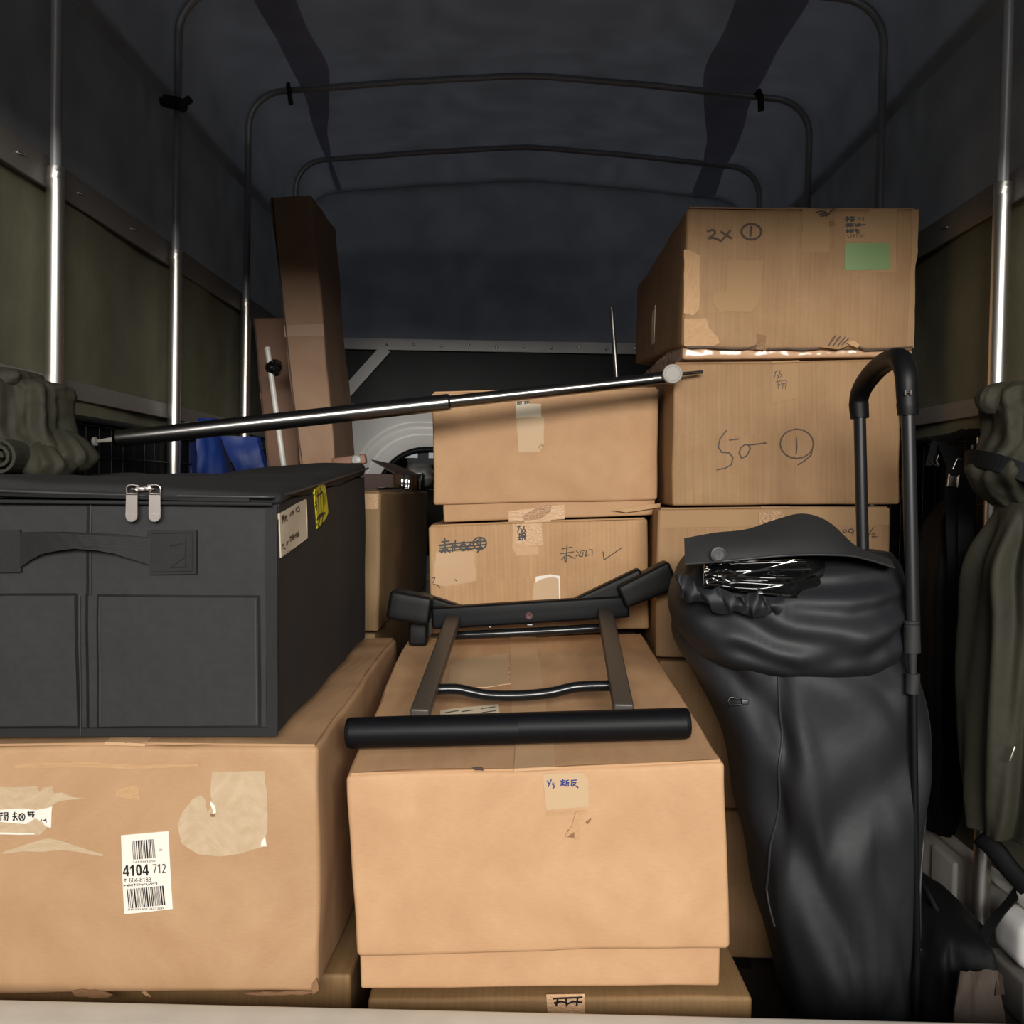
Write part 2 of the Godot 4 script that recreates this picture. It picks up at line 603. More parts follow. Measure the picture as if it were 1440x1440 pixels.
func hoop_line(side: float, grow := 0.0) -> PackedVector2Array:
	# half of the hoop's outline, from the upright to the peak
	var out := PackedVector2Array()
	var c := Vector2(0.604, 1.705)
	for i in 9:
		var a := PI / 2 * 0.955 * i / 8.0
		out.append(Vector2(side * (c.x + cos(a) * (0.09 + grow)), c.y + sin(a) * (0.09 + grow)))
	out.append(Vector2(side * 0.3, 1.823 + grow))
	out.append(Vector2(side * 0.05, 1.840 + grow))
	out.append(Vector2(0, 1.842 + grow))
	return out

func truck() -> void:
	var g := setting("ground", "dark paved ground under and around the truck", Vector3(0, -0.68, 0))
	var st := begin(-1)
	round_box(st, Vector3(0, -0.73, -1), Vector3(90, 0.1, 90), 0.01)
	part("paving", st, M.ground, g)

	var f := setting("floor", "ribbed dark steel floor of the truck bed", Vector3(0, 0, -2.1))
	st = begin(-1)
	round_box(st, Vector3(0, -0.025, -2.12), Vector3(1.46, 0.04, 2.3), 0.004)
	part("bed_plate", st, M.floor, f)
	st = begin(-1)
	for k in 13:
		round_box(st, Vector3(-0.66 + k * 0.11, -0.004, -2.12), Vector3(0.05, 0.008, 2.28), 0.003)
	part("floor_ribs", st, M.floor, f).set_meta("kind", "stuff")

	var t := thing("tailgate", "cream painted tailgate closing the bed in front of the lowest cartons", "tailgate", Vector3(0, -0.05, -1.02))
	st = begin()
	round_box(st, Vector3(0, 0.10, -1.02), Vector3(1.44, 0.30, 0.05), 0.008, null, 2)
	part("panel", st, M.cream_paint, t)
	st = begin()
	round_box(st, Vector3(0, 0.254, -1.018), Vector3(1.45, 0.022, 0.068), 0.010, null, 3)
	part("top_edge", st, M.cream_paint, t)

	for s in [-1.0, 1.0]:
		var w := setting("wall_left" if s < 0 else "wall_right", "%s side of the bed: painted gate below, olive canvas with a dark upper strip above" % ("left" if s < 0 else "right"), Vector3(s * 0.72, 0, -2.1))
		st = begin()
		round_box(st, Vector3(s * 0.738, 0.125, -2.12), Vector3(0.03, 0.27, 2.3), 0.008, null, 2)
		for k in 5:
			round_box(st, Vector3(s * 0.722, 0.13, -1.2 - k * 0.46), Vector3(0.012, 0.19, 0.09), 0.006)
		part("side_gate", st, M.white_paint, w)
		st = begin()
		round_box(st, Vector3(s * 0.733, 0.257, -2.12), Vector3(0.045, 0.02, 2.3), 0.008, null, 2)
		part("gate_rim", st, M.white_paint, w)
		var lower := func(u: float, v: float) -> Vector3:
			var z := lerpf(-0.98, -3.22, u if s > 0 else 1.0 - u)
			var y := lerpf(0.262, 1.28, v)
			return Vector3(s * (0.722 + nz.get_noise_2d(z * 60, y * 50) * 0.010 + 0.004 * sin(z * 12.3)), y, z)
		st = begin()
		plate(st, lower, 60, 24, Vector3(s * 0.004, 0, 0))
		part("canvas", st, M.olive, w)
		var upper := func(u: float, v: float) -> Vector3:
			var z := lerpf(-0.98, -3.22, u if s > 0 else 1.0 - u)
			var y := lerpf(1.255, 1.60, v)
			return Vector3(s * (0.7185 + nz.get_noise_2d(z * 60 + 90, y * 50) * 0.005), y, z)
		st = begin()
		plate(st, upper, 60, 10, Vector3(s * 0.003, 0, 0))
		part("liner", st, M.liner, w)

	var c := setting("ceiling", "grey canvas roof sheet stretched over the hoops, with darker bands along it", Vector3(0, 1.8, -2.1))
	var line := PackedVector2Array([Vector2(-0.712, 1.565), Vector2(-0.710, 1.62), Vector2(-0.708, 1.66)])
	line.append_array(hoop_line(-1.0, 0.0105))
	var right := hoop_line(1.0, 0.0105)
	right.reverse()
	line.append_array(right.slice(1))
	line.append_array(PackedVector2Array([Vector2(0.708, 1.66), Vector2(0.710, 1.62), Vector2(0.712, 1.565)]))
	var sag := func(p: Vector2, z: float) -> Vector3:
		var k := sin((-z - 1.47) / 0.508 * PI)
		var top := smoothstep(1.70, 1.80, p.y)
		return Vector3(p.x + nz.get_noise_2d(z * 40, p.y * 60) * 0.003, p.y - top * (k * k * 0.010 + smoothstep(-3.02, -3.25, z) * 0.03), z)
	var inner := []
	var outer := []
	for i in 49:
		var z := lerpf(-0.92, -3.24, i / 48.0)
		var a := PackedVector3Array()
		var b := PackedVector3Array()
		for p in line:
			a.append(sag.call(p, z))
			b.append(sag.call(p * Vector2(1.006, 1.0) + Vector2(0, 0.004), z))
		inner.append(a)
		outer.append(b)
	st = begin()
	sheet(st, inner)
	part("roof_sheet", st, M.roof, c)
	st = begin()
	sheet(st, outer, true)
	sheet(st, [outer[0], inner[0]])
	sheet(st, [inner[48], outer[48]])
	part("outer_sheet", st, M.roof_outside, c)
	for s in [-1.0, 1.0]:
		st = begin()
		var band := func(u: float, v: float) -> Vector3:
			var z := lerpf(-0.95, -3.2, v)
			var x0 := (0.468 if s < 0 else 0.405) + nz.get_noise_2d(z * 30, 5) * 0.03 + smoothstep(-2.2, -3.2, z) * 0.12
			var x1 := (0.562 if s < 0 else 0.555) + nz.get_noise_2d(z * 30, 60) * 0.03 + smoothstep(-2.2, -3.2, z) * 0.06
			var x: float = s * (lerpf(x1, x0, u) if s < 0 else lerpf(x0, x1, u))
			var y := 1.842 - absf(x) * 0.0615 - maxf(0.0, absf(x) - 0.6) * 0.5
			return sag.call(Vector2(x, y + 0.001), z) - Vector3(0, 0.006 + 0.003 * sin(u * PI), 0)
		var rows := []
		for k in 61:
			var row := PackedVector3Array()
			for m in 7:
				row.append(band.call(m / 6.0, k / 60.0))
			rows.append(row)
		sheet(st, rows)
		part("reinforcing_band", st, M.band, c)

	var rr := thing("added_shade_curtain", "unseen canvas roll added under the rear roof edge to shade the upper bed", "canvas curtain", Vector3(0, 1.5, -0.93))  # out-of-view roll, added and hung low to keep light off the upper bed
	st = begin()
	var across := PackedVector3Array()
	for k in 41:
		var x := lerpf(-0.69, 0.69, k / 40.0)
		across.append(Vector3(x, 1.405 + 0.008 * sin(x * 9.0), -0.93))
	tube(st, across, 0.075, 20)
	part("roll", st, M.olive_dark, rr)
	st = begin()
	plate(st, func(u, v): return Vector3(lerpf(-0.69, 0.69, u), lerpf(1.42, 1.82 - maxf(0.0, absf(u - 0.5) - 0.43) * 1.6, v), -0.93), 30, 6, Vector3(0, 0, -0.004))
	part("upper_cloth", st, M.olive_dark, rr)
	for x in [-0.4, 0.0, 0.4]:
		st = begin()
		var loop := PackedVector3Array()
		for k in 25:
			loop.append(Vector3(x, 1.405 + 0.008 * sin(x * 9.0) + 0.079 * sin(TAU * k / 24.0), -0.93 + 0.079 * cos(TAU * k / 24.0)))
		ribbon(st, loop, Vector3.RIGHT, 0.03, 0.003)
		part("tie", st, M.webbing, rr)

	var w := setting("wall_front", "dark canvas end above the white painted back of the cab", Vector3(0, 0, -3.25))
	st = begin()
	var front := func(u: float, v: float) -> Vector3:
		var x := lerpf(-0.715, 0.715, u)
		var top := 1.80 - absf(x) * 0.05 - maxf(0.0, absf(x) - 0.6) * 0.7
		var y := lerpf(1.10, top + 0.05, v)
		return Vector3(x, y, -3.232 + nz.get_noise_2d(x * 70, y * 70) * 0.010)
	var faces := [[], []]
	for i in 25:
		for k in 2:
			var row := PackedVector3Array()
			for j in 41:
				row.append(front.call(j / 40.0, i / 24.0) - Vector3(0, 0, 0.004 * k))
			faces[k].append(row)
	sheet(st, faces[0])
	part("canvas", st, M.front_canvas, w)
	st = begin()
	sheet(st, faces[1], true)
	part("outer_sheet", st, M.roof_outside, w)
	st = begin()
	plate(st, func(u, v): return Vector3(lerpf(-0.70, 0.70, u), lerpf(1.085, 1.268, v), -3.212 + nz.get_noise_2d(u * 90, v * 20) * 0.004), 30, 6, Vector3(0, 0, -0.004))
	part("lower_panel", st, M.dark_panel, w)
	# the cab's back: a pressed panel with a round-cornered window
	var wc := Vector2(0.0, 0.775)
	var wh := Vector2(0.475, 0.175)
	var ring := func(h: Vector2, r: float, z: float) -> PackedVector3Array:
		var o := PackedVector3Array()
		for p in rrect(wc, h, r, 10):
			o.append(Vector3(p.x, p.y, z))
		o.append(o[0])
		return o
	var big := PackedVector3Array()
	for p in rrect(Vector2(0, 0.55), Vector2(0.73, 0.60), 0.03, 10):
		big.append(Vector3(p.x, p.y, -3.27))
	big.append(big[0])
	var big_back := PackedVector3Array()
	for p in big:
		big_back.append(p - Vector3(0, 0, 0.02))
	st = begin()
	sheet(st, [ring.call(wh, 0.16, -3.27), ring.call(wh + Vector2.ONE * 0.03, 0.18, -3.27), ring.call(wh + Vector2.ONE * 0.036, 0.185, -3.263), ring.call(wh + Vector2.ONE * 0.05, 0.195, -3.263), ring.call(wh + Vector2.ONE * 0.056, 0.2, -3.27),
		ring.call(wh + Vector2.ONE * 0.075, 0.21, -3.27), ring.call(wh + Vector2.ONE * 0.083, 0.215, -3.261), ring.call(wh + Vector2.ONE * 0.091, 0.22, -3.27), big], true)
	sheet(st, [ring.call(wh, 0.16, -3.29), big_back])
	sheet(st, [ring.call(wh, 0.16, -3.29), ring.call(wh, 0.16, -3.27)], true)
	sheet(st, [big, big_back], true)
	part("cab_panel", st, M.cab_paint, w, "white painted back of the cab with a pressed ridge round the window")
	var win := setting("window_1", "round-cornered rear window of the cab with a black rubber gasket", Vector3(0, 0.775, -3.27))
	st = begin()
	tube(st, ring.call(wh - Vector2.ONE * 0.006, 0.155, -3.268), 0.010, 8, 1.0, Vector3(0, 0, 1))
	part("gasket", st, M.rubber, win)
	st = begin(-1)
	var loop: PackedVector3Array = ring.call(wh - Vector2.ONE * 0.006, 0.15, -3.275)
	for dz in [0.0, 0.004]:
		for k in loop.size() - 1:
			var o := Vector3(0, 0, -dz)
			vert(st, Vector3(wc.x, wc.y, -3.275) + o, Vector2.ZERO); vert(st, loop[k + 1] + o, Vector2.ZERO); vert(st, loop[k] + o, Vector2.ONE)
	part("pane", st, M.glass, win)

	var cab := thing("truck_cab", "inside of the cab seen dimly through its rear window", "cab", Vector3(0, 0, -3.9))
	st = begin(-1)
	round_box(st, Vector3(0, 1.03, -3.82), Vector3(1.40, 0.05, 1.0), 0.02)
	part("roof_lining", st, M.plastic_black, cab)
	st = begin(-1)
	round_box(st, Vector3(0, 1.01, -4.27), Vector3(1.40, 0.066, 0.06), 0.015)
	part("windscreen_header", st, M.plastic_black, cab)
	for s in [-1.0, 1.0]:
		st = begin(-1)
		round_box(st, Vector3(s * 0.71, 0.5, -3.82), Vector3(0.04, 1.1, 1.0), 0.015)
		part("side_panel", st, M.plastic_black, cab)
	st = begin(-1)
	round_box(st, Vector3(0, 0.45, -4.25), Vector3(1.40, 0.99, 0.12), 0.05)
	part("dashboard", st, M.plastic_black, cab)
	for x in [-0.70, -0.42, 0.70]:
		st = begin(-1)
		round_box(st, Vector3(x, 0.93, -4.24), Vector3(0.045, 0.22, 0.04), 0.01)
		part("windscreen_post", st, M.plastic_black, cab)
	for x in [-0.36, 0.36]:
		st = begin()
		round_box(st, Vector3(x, 0.48, -3.50), Vector3(0.50, 0.62, 0.12), 0.05, null, 3)
		part("seat_back", st, M.case_side, cab)
		st = begin()
		round_box(st, Vector3(x, 0.862, -3.50), Vector3(0.10, 0.085, 0.07), 0.03, null, 3)
		part("headrest", st, M.rail, cab)

# ---------------------------------------------------------------- hoops and rails
func hoops_and_rails() -> void:
	var labels := ["steel canopy hoop nearest the tailgate, its thick bright sleeves flanking the nearest cartons", "second steel canopy hoop from the tailgate, a black strap tied round its left upright",
		"third steel canopy hoop from the tailgate, its whole peaked roof bar in view", "deepest steel canopy hoop, half hidden behind the tall leaning carton"]
	var depth := [1.47, 1.98, 2.485, 3.0]
	for k in 4:
		var z: float = -depth[k]
		var o := thing("canopy_hoop", labels[k], "canopy hoop", Vector3(0, 0, z), "steel hoops that carry the canvas roof")
		var path := PackedVector3Array([Vector3(-0.694, 1.27, z), Vector3(-0.694, 1.5, z)])
		var l := hoop_line(-1.0)
		var r := hoop_line(1.0)
		r.reverse()
		l.append_array(r.slice(1))
		for p in l:
			path.append(Vector3(p.x, p.y, z))
		path.append(Vector3(0.694, 1.5, z))
		path.append(Vector3(0.694, 1.27, z))
		var st := begin()
		tube(st, path, 0.0082, 14, 1.0, Vector3(0, 0, 1))
		part("tube", st, M.hoop, o, "slim dull steel tube of the hoop")
		for s in [-1.0, 1.0]:
			st = begin()
			turned(st, Vector3(s * 0.694, 0.0, z), Vector3.UP, [Vector2(0.0, 0.0001), Vector2(0.0, 0.0125), Vector2(1.262, 0.0125), Vector2(1.272, 0.0132), Vector2(1.280, 0.0128), Vector2(1.281, 0.0085)], 20)
			part("sleeve", st, M.steel, o, "thick bright steel sleeve of the upright")

	var tie := thing("cloth_tie", "black cloth strap knotted round the left upright of the second hoop", "strap", Vector3(-0.693, 1.562, -1.97))
	var st := begin()
	var q: Vector3 = Vector3(-0.694, 1.5601, -1.965)
	tube(st, smooth_path([q + Vector3(-0.022, 0.008, 0.006), q + Vector3(-0.008, 0.0, 0.018), q + Vector3(0.014, -0.004, 0.02), q + Vector3(0.016, 0.0, -0.008)], 5), 0.012, 8, 0.6)
	part("knot", st, M.webbing, tie)
	st = begin()
	tube(st, smooth_path([q + Vector3(0.0, -0.004, 0.02), q + Vector3(0.018, -0.010, 0.026), q + Vector3(0.038, 0.006, 0.02)], 5), 0.008, 8, 0.5)
	part("loose_end", st, M.webbing, tie)
	for e in [[Vector3(-0.5881, 1.7843, -2.47), "short black tie holding the roof band to the third hoop, left of its peak"], [Vector3(0.5657, 1.7867, -2.47), "short black tie holding the roof band to the third hoop, right of its peak"]]:
		var b := thing("roof_tie", e[1], "strap", e[0])
		st = begin()
		tube(st, PackedVector3Array([e[0] + Vector3(-0.006, 0.022, 0), e[0] + Vector3(0, 0, 0.012), e[0] + Vector3(0.004, -0.03, 0.004)]), 0.011, 8, 0.4)
		part("strap", st, M.webbing, b)

	var rail_y := [1.275, 0.962]
	for s in [-1.0, 1.0]:
		for k in 2:
			var where := "left" if s < 0 else "right"
			var o := thing("side_rail", ["flat grey upper rail along the %s canvas wall at sleeve height" % where, "flat grey lower rail along the %s canvas wall above the hanging straps" % where][k], "rail", Vector3(s * 0.712, rail_y[k], -2.1), "flat rails along the canvas walls")
			st = begin(-1)
			round_box(st, Vector3(s * 0.712, rail_y[k], -2.1), Vector3(0.006, 0.046 if k == 0 else 0.028, 2.22), 0.002, null, 2)
			part("bar", st, M.rail, o)
			st = begin(-1)
			round_box(st, Vector3(s * 0.716, rail_y[k] + (0.022 if k == 0 else 0.013), -2.1), Vector3(0.014, 0.004, 2.22), 0.0015)
			part("flange", st, M.rail, o)
			if k == 0:
				for z in ([-1.395, -1.585, -1.80] if s < 0 else [-1.42, -1.70, -2.0]):
					st = begin()
					var c := Vector3(s * 0.7075, rail_y[0] + 0.001, z)
					tube(st, PackedVector3Array([c + Vector3(0, -0.002, 0.010), c + Vector3(0, 0.002, -0.012)]), 0.0015, 6)
					part("wire_clip", st, M.chrome, o)

	var fr := thing("front_rail", "pale flat cross rail with bolt holes on the dark front canvas", "rail", Vector3(0, 1.275, -3.19))
	st = begin(-1)
	round_box(st, Vector3(0, 1.275, -3.19), Vector3(1.40, 0.036, 0.006), 0.002, null, 2)
	part("bar", st, M.rail_pale, fr)
	for s in [-1.0, 1.0]:
		st = begin(-1)
		var a := Vector3(s * 0.44, 1.262, -3.184)
		var b := Vector3(s * 0.62, 1.055, -3.184)
		ribbon(st, PackedVector3Array([a, b]), Vector3(1, 1 * s * -1, 0), 0.036, 0.005)
		part("brace", st, M.rail_pale, fr)
	for k in 11:
		st = begin(-1)
		turned(st, Vector3(-0.44 + k * 0.088, 1.272 + 0.004 * (k % 2), -3.187), Vector3(0, 0, 1), [Vector2(0, 0.0045), Vector2(0.003, 0.0045), Vector2(0.004, 0.003), Vector2(0.004, 0.0001)], 8)
		part("bolt", st, M.chrome_dark, fr)

# ---------------------------------------------------------------- cartons
func move_corner(c: Dictionary, k: int, to: Vector3) -> void:
	c.off[k] = to - Vector3(c.hi.x if k % 2 else c.lo.x, c.hi.y if (k / 2) % 2 else c.lo.y, c.hi.z if k / 4 else c.lo.z)

func plain_quad(x0: float, x1: float, y0: float, y1: float) -> Array:
	return [Vector2(x0, y0), Vector2(x1, y0), Vector2(x1, y1), Vector2(x0, y1)]

func front_cartons() -> void:
	# --- the pair in front of the tailgate's middle
	var under := shell([Vector2(-0.166, 0.006), Vector2(0.2765, 0.006), Vector2(0.2765, 0.243), Vector2(-0.166, 0.229)], -1.133, -1.72)
	var o := thing("carton", "lowest middle carton peeping out behind the tailgate, under the carton with blue writing", "carton", base_of(under))
	shell_mesh(under, "body", o, M.carton_under_shade)
	var fp := on_front(under)
	patch("packing_tape", o, fp, poly("39.9,239.0 84.1,240.9 85.3,218.5 42.0,217.5"), M.film)
	scrawl(o, fp, "48.2,235.0 66.2,236.3 80.9,237.5; 49.9,230.1 58.1,232.0 64.7,229.6 71.1,232.3 81.0,231.7; 51.6,226.8 53.1,233.5; 62.9,234.6 63.9,227.1; 76.0,235.7 75.3,228.2", 0.0022, M.ink)

	var lid := shell([Vector2(-0.1807, 0.2775), Vector2(0.2497, 0.2967), Vector2(0.2397, 0.5104), Vector2(-0.1946, 0.487)], -1.135, -1.79, {}, 0.0016, 0.006)
	move_corner(lid, 2, Vector3(-0.2052, 0.54, -1.79))
	move_corner(lid, 3, Vector3(0.2241, 0.563, -1.79))
	var base := shell([Vector2(-0.1761, 0.2364), Vector2(0.2406, 0.2497), Vector2(0.2397, 0.3219), Vector2(-0.1788, 0.3038)], -1.141, -1.782, {}, 0.001, 0.004)
	o = thing("carton", "big plain carton with a blue-inked label, under the black folding stand", "carton", base_of(base))
	shell_mesh(lid, "lid", o, M.carton)
	shell_mesh(base, "base", o, M.carton, 8)
	top_flaps(lid, o, M.carton, M.film_clear)
	fp = on_front(lid)
	patch("label", o, fp, poly("30.8,494.4 77.2,496.2 83.1,488.9 84.6,456.9 35.7,452.6"), M.film_label, 0.0008, "translucent tape label with blue handwriting")
	scrawl(o, fp, "36.4,486.3 37.8,483.6 39.7,483.1; 40.7,487.5 37.6,479.7; 42.5,482.3 45.2,482.9; 42.9,484.8 42.5,482.0 44.7,479.9 43.1,477.7; 51.6,486.1 56.0,486.7; 53.8,487.8 53.9,480.6; 52.2,483.9 56.0,484.5; 51.7,481.1 53.8,483.4 56.1,481.2; 57.6,486.2 60.3,487.3; 58.1,486.8 57.7,480.2; 58.2,484.0 60.9,484.6; 60.3,484.6 60.4,480.2; 63.6,486.9 69.5,487.6; 64.6,486.9 63.7,480.9; 65.2,484.7 69.0,484.8 64.8,479.8; 65.8,483.1 70.8,479.4; 70.8,479.9 71.6,478.8", 0.0013, M.ink_blue)
	patch("torn_strip", o, fp, jagged(poly("35.7,450.9 83.0,453.6 81.5,447.8 36.7,446.0"), 0.0006, 0.006, 3), M.torn_warm, 0.0005)
	patch("tear", o, fp, jagged(poly("64.7,433.5 70.0,451.7 73.3,450.9 72.8,436.1 74.7,420.5 69.8,419.6 68.8,428.6 59.2,421.8 58.3,425.9"), 0.0004, 0.005, 8), M.torn_warm, 0.0022)
	patch("tear", o, fp, jagged(poly("60.0,422.7 59.8,429.3 67.1,433.5 68.2,421.2"), 0.0004, 0.005, 9), M.torn_edge, 0.0014)
	patch("tear", o, fp, poly("80.9,438.8 87.3,443.8 87.3,442.2 83.4,436.4"), M.torn_edge, 0.001)
	patch("hole", o, fp, jagged(poly("-50.1,500.0 -38.7,500.2 -37.0,497.0 -46.8,496.8"), 0.0004, 0.004, 5), M.ink_brown, 0.0008)
	var tp := on_top(lid)
	patch("torn_paper", o, tp, jagged(poly("-93.8,-1629.6 -0.5,-1682.2 3.4,-1482.5 -89.2,-1450.8"), 0.0025, 0.008, 7), M.film_label, 0.003)
	patch("label", o, tp, poly("-94.9,-1361.3 -13.1,-1383.0 -11.1,-1308.7 -90.5,-1289.0"), M.paper_cream, 0.0032, "printed shipping label on the top")
	scrawl(o, tp, "-87.2,-1348.6 -70.1,-1354.7; -86.0,-1331.2 -69.1,-1337.2; -84.8,-1314.3 -68.2,-1320.1; -63.1,-1351.0 -49.7,-1356.7; -64.1,-1333.3 -49.0,-1339.1; -61.3,-1316.5 -50.0,-1317.6; -36.3,-1362.5 -18.8,-1368.7; -35.7,-1344.8 -18.5,-1350.8; -35.2,-1327.5 -18.1,-1333.4", 0.0036, M.ink_grey, 0.0036, "print")

	# --- the pair on the left, under the black case
	under = shell([Vector2(-0.678, 0.006), Vector2(-0.1939, 0.006), Vector2(-0.1939, 0.229), Vector2(-0.678, 0.217)], -1.19, -1.88)
	o = thing("carton", "lowest left carton, only a dark strip of it showing above the tailgate", "carton", base_of(under))
	shell_mesh(under, "body", o, M.carton_under_shade)
	var a := shell([Vector2(-0.6757, 0.2234), Vector2(-0.2235, 0.2367), Vector2(-0.226, 0.5213), Vector2(-0.6773, 0.5107)], -1.13, -1.86, {}, 0.002, 0.007)
	move_corner(a, 3, Vector3(-0.2294, 0.5368, -1.86))
	move_corner(a, 1, Vector3(a.hi.x + 0.012, a.lo.y, a.lo.z))
	o = thing("carton", "big worn carton with a barcode label and torn stickers, under the black case", "carton", base_of(a))
	shell_mesh(a, "body", o, M.carton_left, 18)
	top_flaps(a, o, M.carton_left, M.film_clear)
	fp = on_front(a)
	patch("torn_paper", o, fp, jagged(poly("-348.2,489.7 -288.4,491.6 -284.5,465.4 -282.3,424.4 -288.6,405.1 -312.4,395.8 -336.9,392.5 -362.9,394.6 -380.8,407.1 -385.9,427.6 -381.2,442.7 -369.1,458.1 -359.6,463.2 -354.7,458.4 -351.2,444.8 -345.8,450.4 -348.7,464.0"), 0.0008, 0.012, 11), M.torn, 0.0009, "pale bare patch where a sticker was torn off")
	patch("torn_paper", o, fp, poly("-348.1,456.3 -343.1,450.4 -341.9,443.6 -344.6,441.6 -346.4,447.6 -349.1,452.5"), M.paper, 0.0018)
	patch("torn_paper", o, fp, poly("-290.0,411.1 -285.5,416.7 -283.7,405.7 -290.2,405.6"), M.paper, 0.0016)
	patch("hole", o, fp, poly("-348.5,441.6 -343.6,442.2 -343.5,438.4 -347.9,438.3"), M.torn_edge, 0.0016)
	patch("torn_paper", o, fp, jagged(poly("-600.6,466.6 -588.7,466.6 -576.9,466.1 -565.0,467.1 -550.2,467.7 -547.2,461.5 -542.8,466.8 -531.0,467.8 -530.2,460.4 -520.6,460.9 -508.7,456.5 -489.5,456.0 -508.7,453.5 -522.0,452.0 -530.1,447.8 -532.3,444.1 -533.6,424.7 -546.8,411.0 -576.5,411.9 -600.2,412.5"), 0.0006, 0.008, 14), M.torn, 0.0008, "grey-brown remains of a torn sticker")
	patch("torn_paper", o, fp, poly("-600.4,438.8 -582.6,441.2 -564.8,441.9 -551.5,440.4 -541.1,442.4 -532.3,444.8 -533.2,420.3 -539.5,422.4 -542.5,426.0 -551.4,431.0 -561.7,424.1 -576.6,424.9 -600.3,427.4"), M.paper, 0.0014, "white scrap with black handwriting")
	patch("torn_paper", o, fp, poly("-600.2,414.3 -582.4,414.0 -561.6,413.4 -552.0,413.6 -552.4,412.4 -573.5,411.9 -600.2,412.2"), M.paper, 0.0014)
	patch("torn_paper", o, fp, jagged(poly("-545.3,406.6 -534.9,408.0 -517.1,404.3 -499.3,398.7 -484.4,394.6 -471.1,391.6 -472.5,389.8 -496.3,392.1 -520.0,395.3 -543.7,392.5 -564.4,392.8 -585.2,389.6 -589.6,390.7 -568.9,397.9"), 0.0004, 0.008, 17), M.torn, 0.0006)
	patch("torn_strip", o, fp, jagged(poly("-457.8,468.0 -432.0,472.2 -430.0,455.2 -434.7,455.4 -442.1,457.2 -457.7,458.3"), 0.0006, 0.008, 18), M.torn_warm, 0.0007)
	patch("torn_strip", o, fp, jagged(poly("-575.5,494.0 -526.4,497.6 -477.2,497.0 -428.1,495.6 -362.8,498.7 -362.7,495.4 -428.1,490.7 -493.5,490.9 -575.4,488.3"), 0.0006, 0.012, 19), M.torn_warm, 0.0006)
	scrawl(o, fp, "-595.9,436.7 -592.7,437.1; -594.4,438.2 -594.7,427.8; -595.9,433.4 -592.9,433.8; -591.5,436.5 -588.5,436.9; -590.3,437.6 -590.5,428.2; -591.4,433.8 -588.8,434.2; -587.0,437.2 -582.9,437.3 -582.8,434.6 -587.0,434.5 -587.0,437.2; -587.0,433.0 -582.5,433.4; -586.4,431.9 -587.0,428.3; -584.9,431.9 -585.2,428.9; -582.5,433.1 -583.1,428.1 -584.3,427.8; -576.9,435.6 -572.5,436.3; -574.9,437.9 -575.4,428.5; -577.2,432.7 -571.9,433.4; -576.6,428.5 -574.8,432.1; -573.9,432.1 -571.8,428.9; -569.8,435.5 -565.4,436.2 -564.3,435.4 -563.6,434.1 -563.3,432.5 -563.5,430.9 -564.2,429.5 -565.2,428.5 -566.4,428.1 -567.7,428.4 -568.8,429.3 -569.5,430.6 -569.8,432.1 -569.6,433.7 -568.9,435.1 -567.9,436.1 -566.6,436.5 -565.4,436.2; -567.7,434.4 -567.7,429.9; -566.0,434.4 -565.6,430.0; -567.7,432.3 -565.6,432.3; -560.1,437.5 -552.7,438.3; -558.9,438.4 -558.2,433.4; -556.5,438.5 -556.5,433.7; -554.4,438.5 -554.4,432.6; -559.7,435.1 -553.2,435.9; -552.6,436.2 -553.8,432.0; -544.0,429.7 -544.6,428.0; -541.6,428.7 -539.3,429.9; -539.3,430.5 -538.6,427.0", 0.0012, M.ink, 0.002)
	# the printed barcode label
	var bl := patch("label", o, fp, poly("-451.2,414.4 -396.5,420.7 -390.5,330.9 -445.8,324.0"), M.paper, 0.001, "white barcode label numbered 4104712")
	var bar := func(x0: float, y0: float, x1: float, y1: float, tall: float, wide: float, seed_: int) -> void:
		var rng := RandomNumberGenerator.new()
		rng.seed = seed_
		var s := begin(-1)
		var d := (Vector2(x1, y1) - Vector2(x0, y0))
		var n := Vector2(d.y, -d.x).normalized() * tall
		var at := 0.0
		while at < 1.0:
			var w: float = wide * [0.5, 0.5, 1.0, 1.5][rng.randi() % 4] / d.length()
			var p := Vector2(x0, y0) + d * at
			var r := Vector2(x0, y0) + d * minf(at + w, 1.0)
			var z := Vector2.ZERO
			quad(s, fp.call(p + n, 0.0014), fp.call(r + n, 0.0014), fp.call(r, 0.0014), fp.call(p, 0.0014), z, z, z, z)
			at += w + wide * [0.5, 0.8, 1.1][rng.randi() % 3] / d.length()
		part("barcode", s, M.ink, bl)
	var b0: Vector2 = Vector2(-0.4383, 0.4087)
	var b1: Vector2 = Vector2(-0.4121, 0.4114)
	bar.call(b0.x, b0.y, b1.x, b1.y, 0.0215, 0.0011, 5)
	b0 = Vector2(-0.443, 0.3534)
	b1 = Vector2(-0.4012, 0.3581)
	bar.call(b0.x, b0.y, b1.x, b1.y, 0.0225, 0.0011, 6)
	var font := SystemFont.new()
	font.font_names = PackedStringArray(["Droid Sans"])
	var bold := SystemFont.new()
	bold.font_names = PackedStringArray(["Droid Sans"])
	bold.font_weight = 700
	var tilt := 0.062
	for e in [["4104", bold, Vector2(-0.4473, 0.3677), 0.0128, 0.76], ["712", font, Vector2(-0.4133, 0.3718), 0.0105, 0.66], ["604-8183", font, Vector2(-0.4402, 0.3609), 0.0055, 0.80], ["1413141210", font, Vector2(-0.4368, 0.3836), 0.0018, 1.9], ["0161313011021200", font, Vector2(-0.4415, 0.3287), 0.0018, 1.85], ["23", font, Vector2(-0.4066, 0.3979), 0.0022, 1.1]]:
		var tm := TextMesh.new()
		tm.text = e[0]
		tm.font = e[1]
		tm.font_size = 64 if e[3] > 0.004 else 16
		tm.pixel_size = e[3] / (0.714 * tm.font_size)
		tm.depth = 0.0002
		tm.horizontal_alignment = HORIZONTAL_ALIGNMENT_LEFT
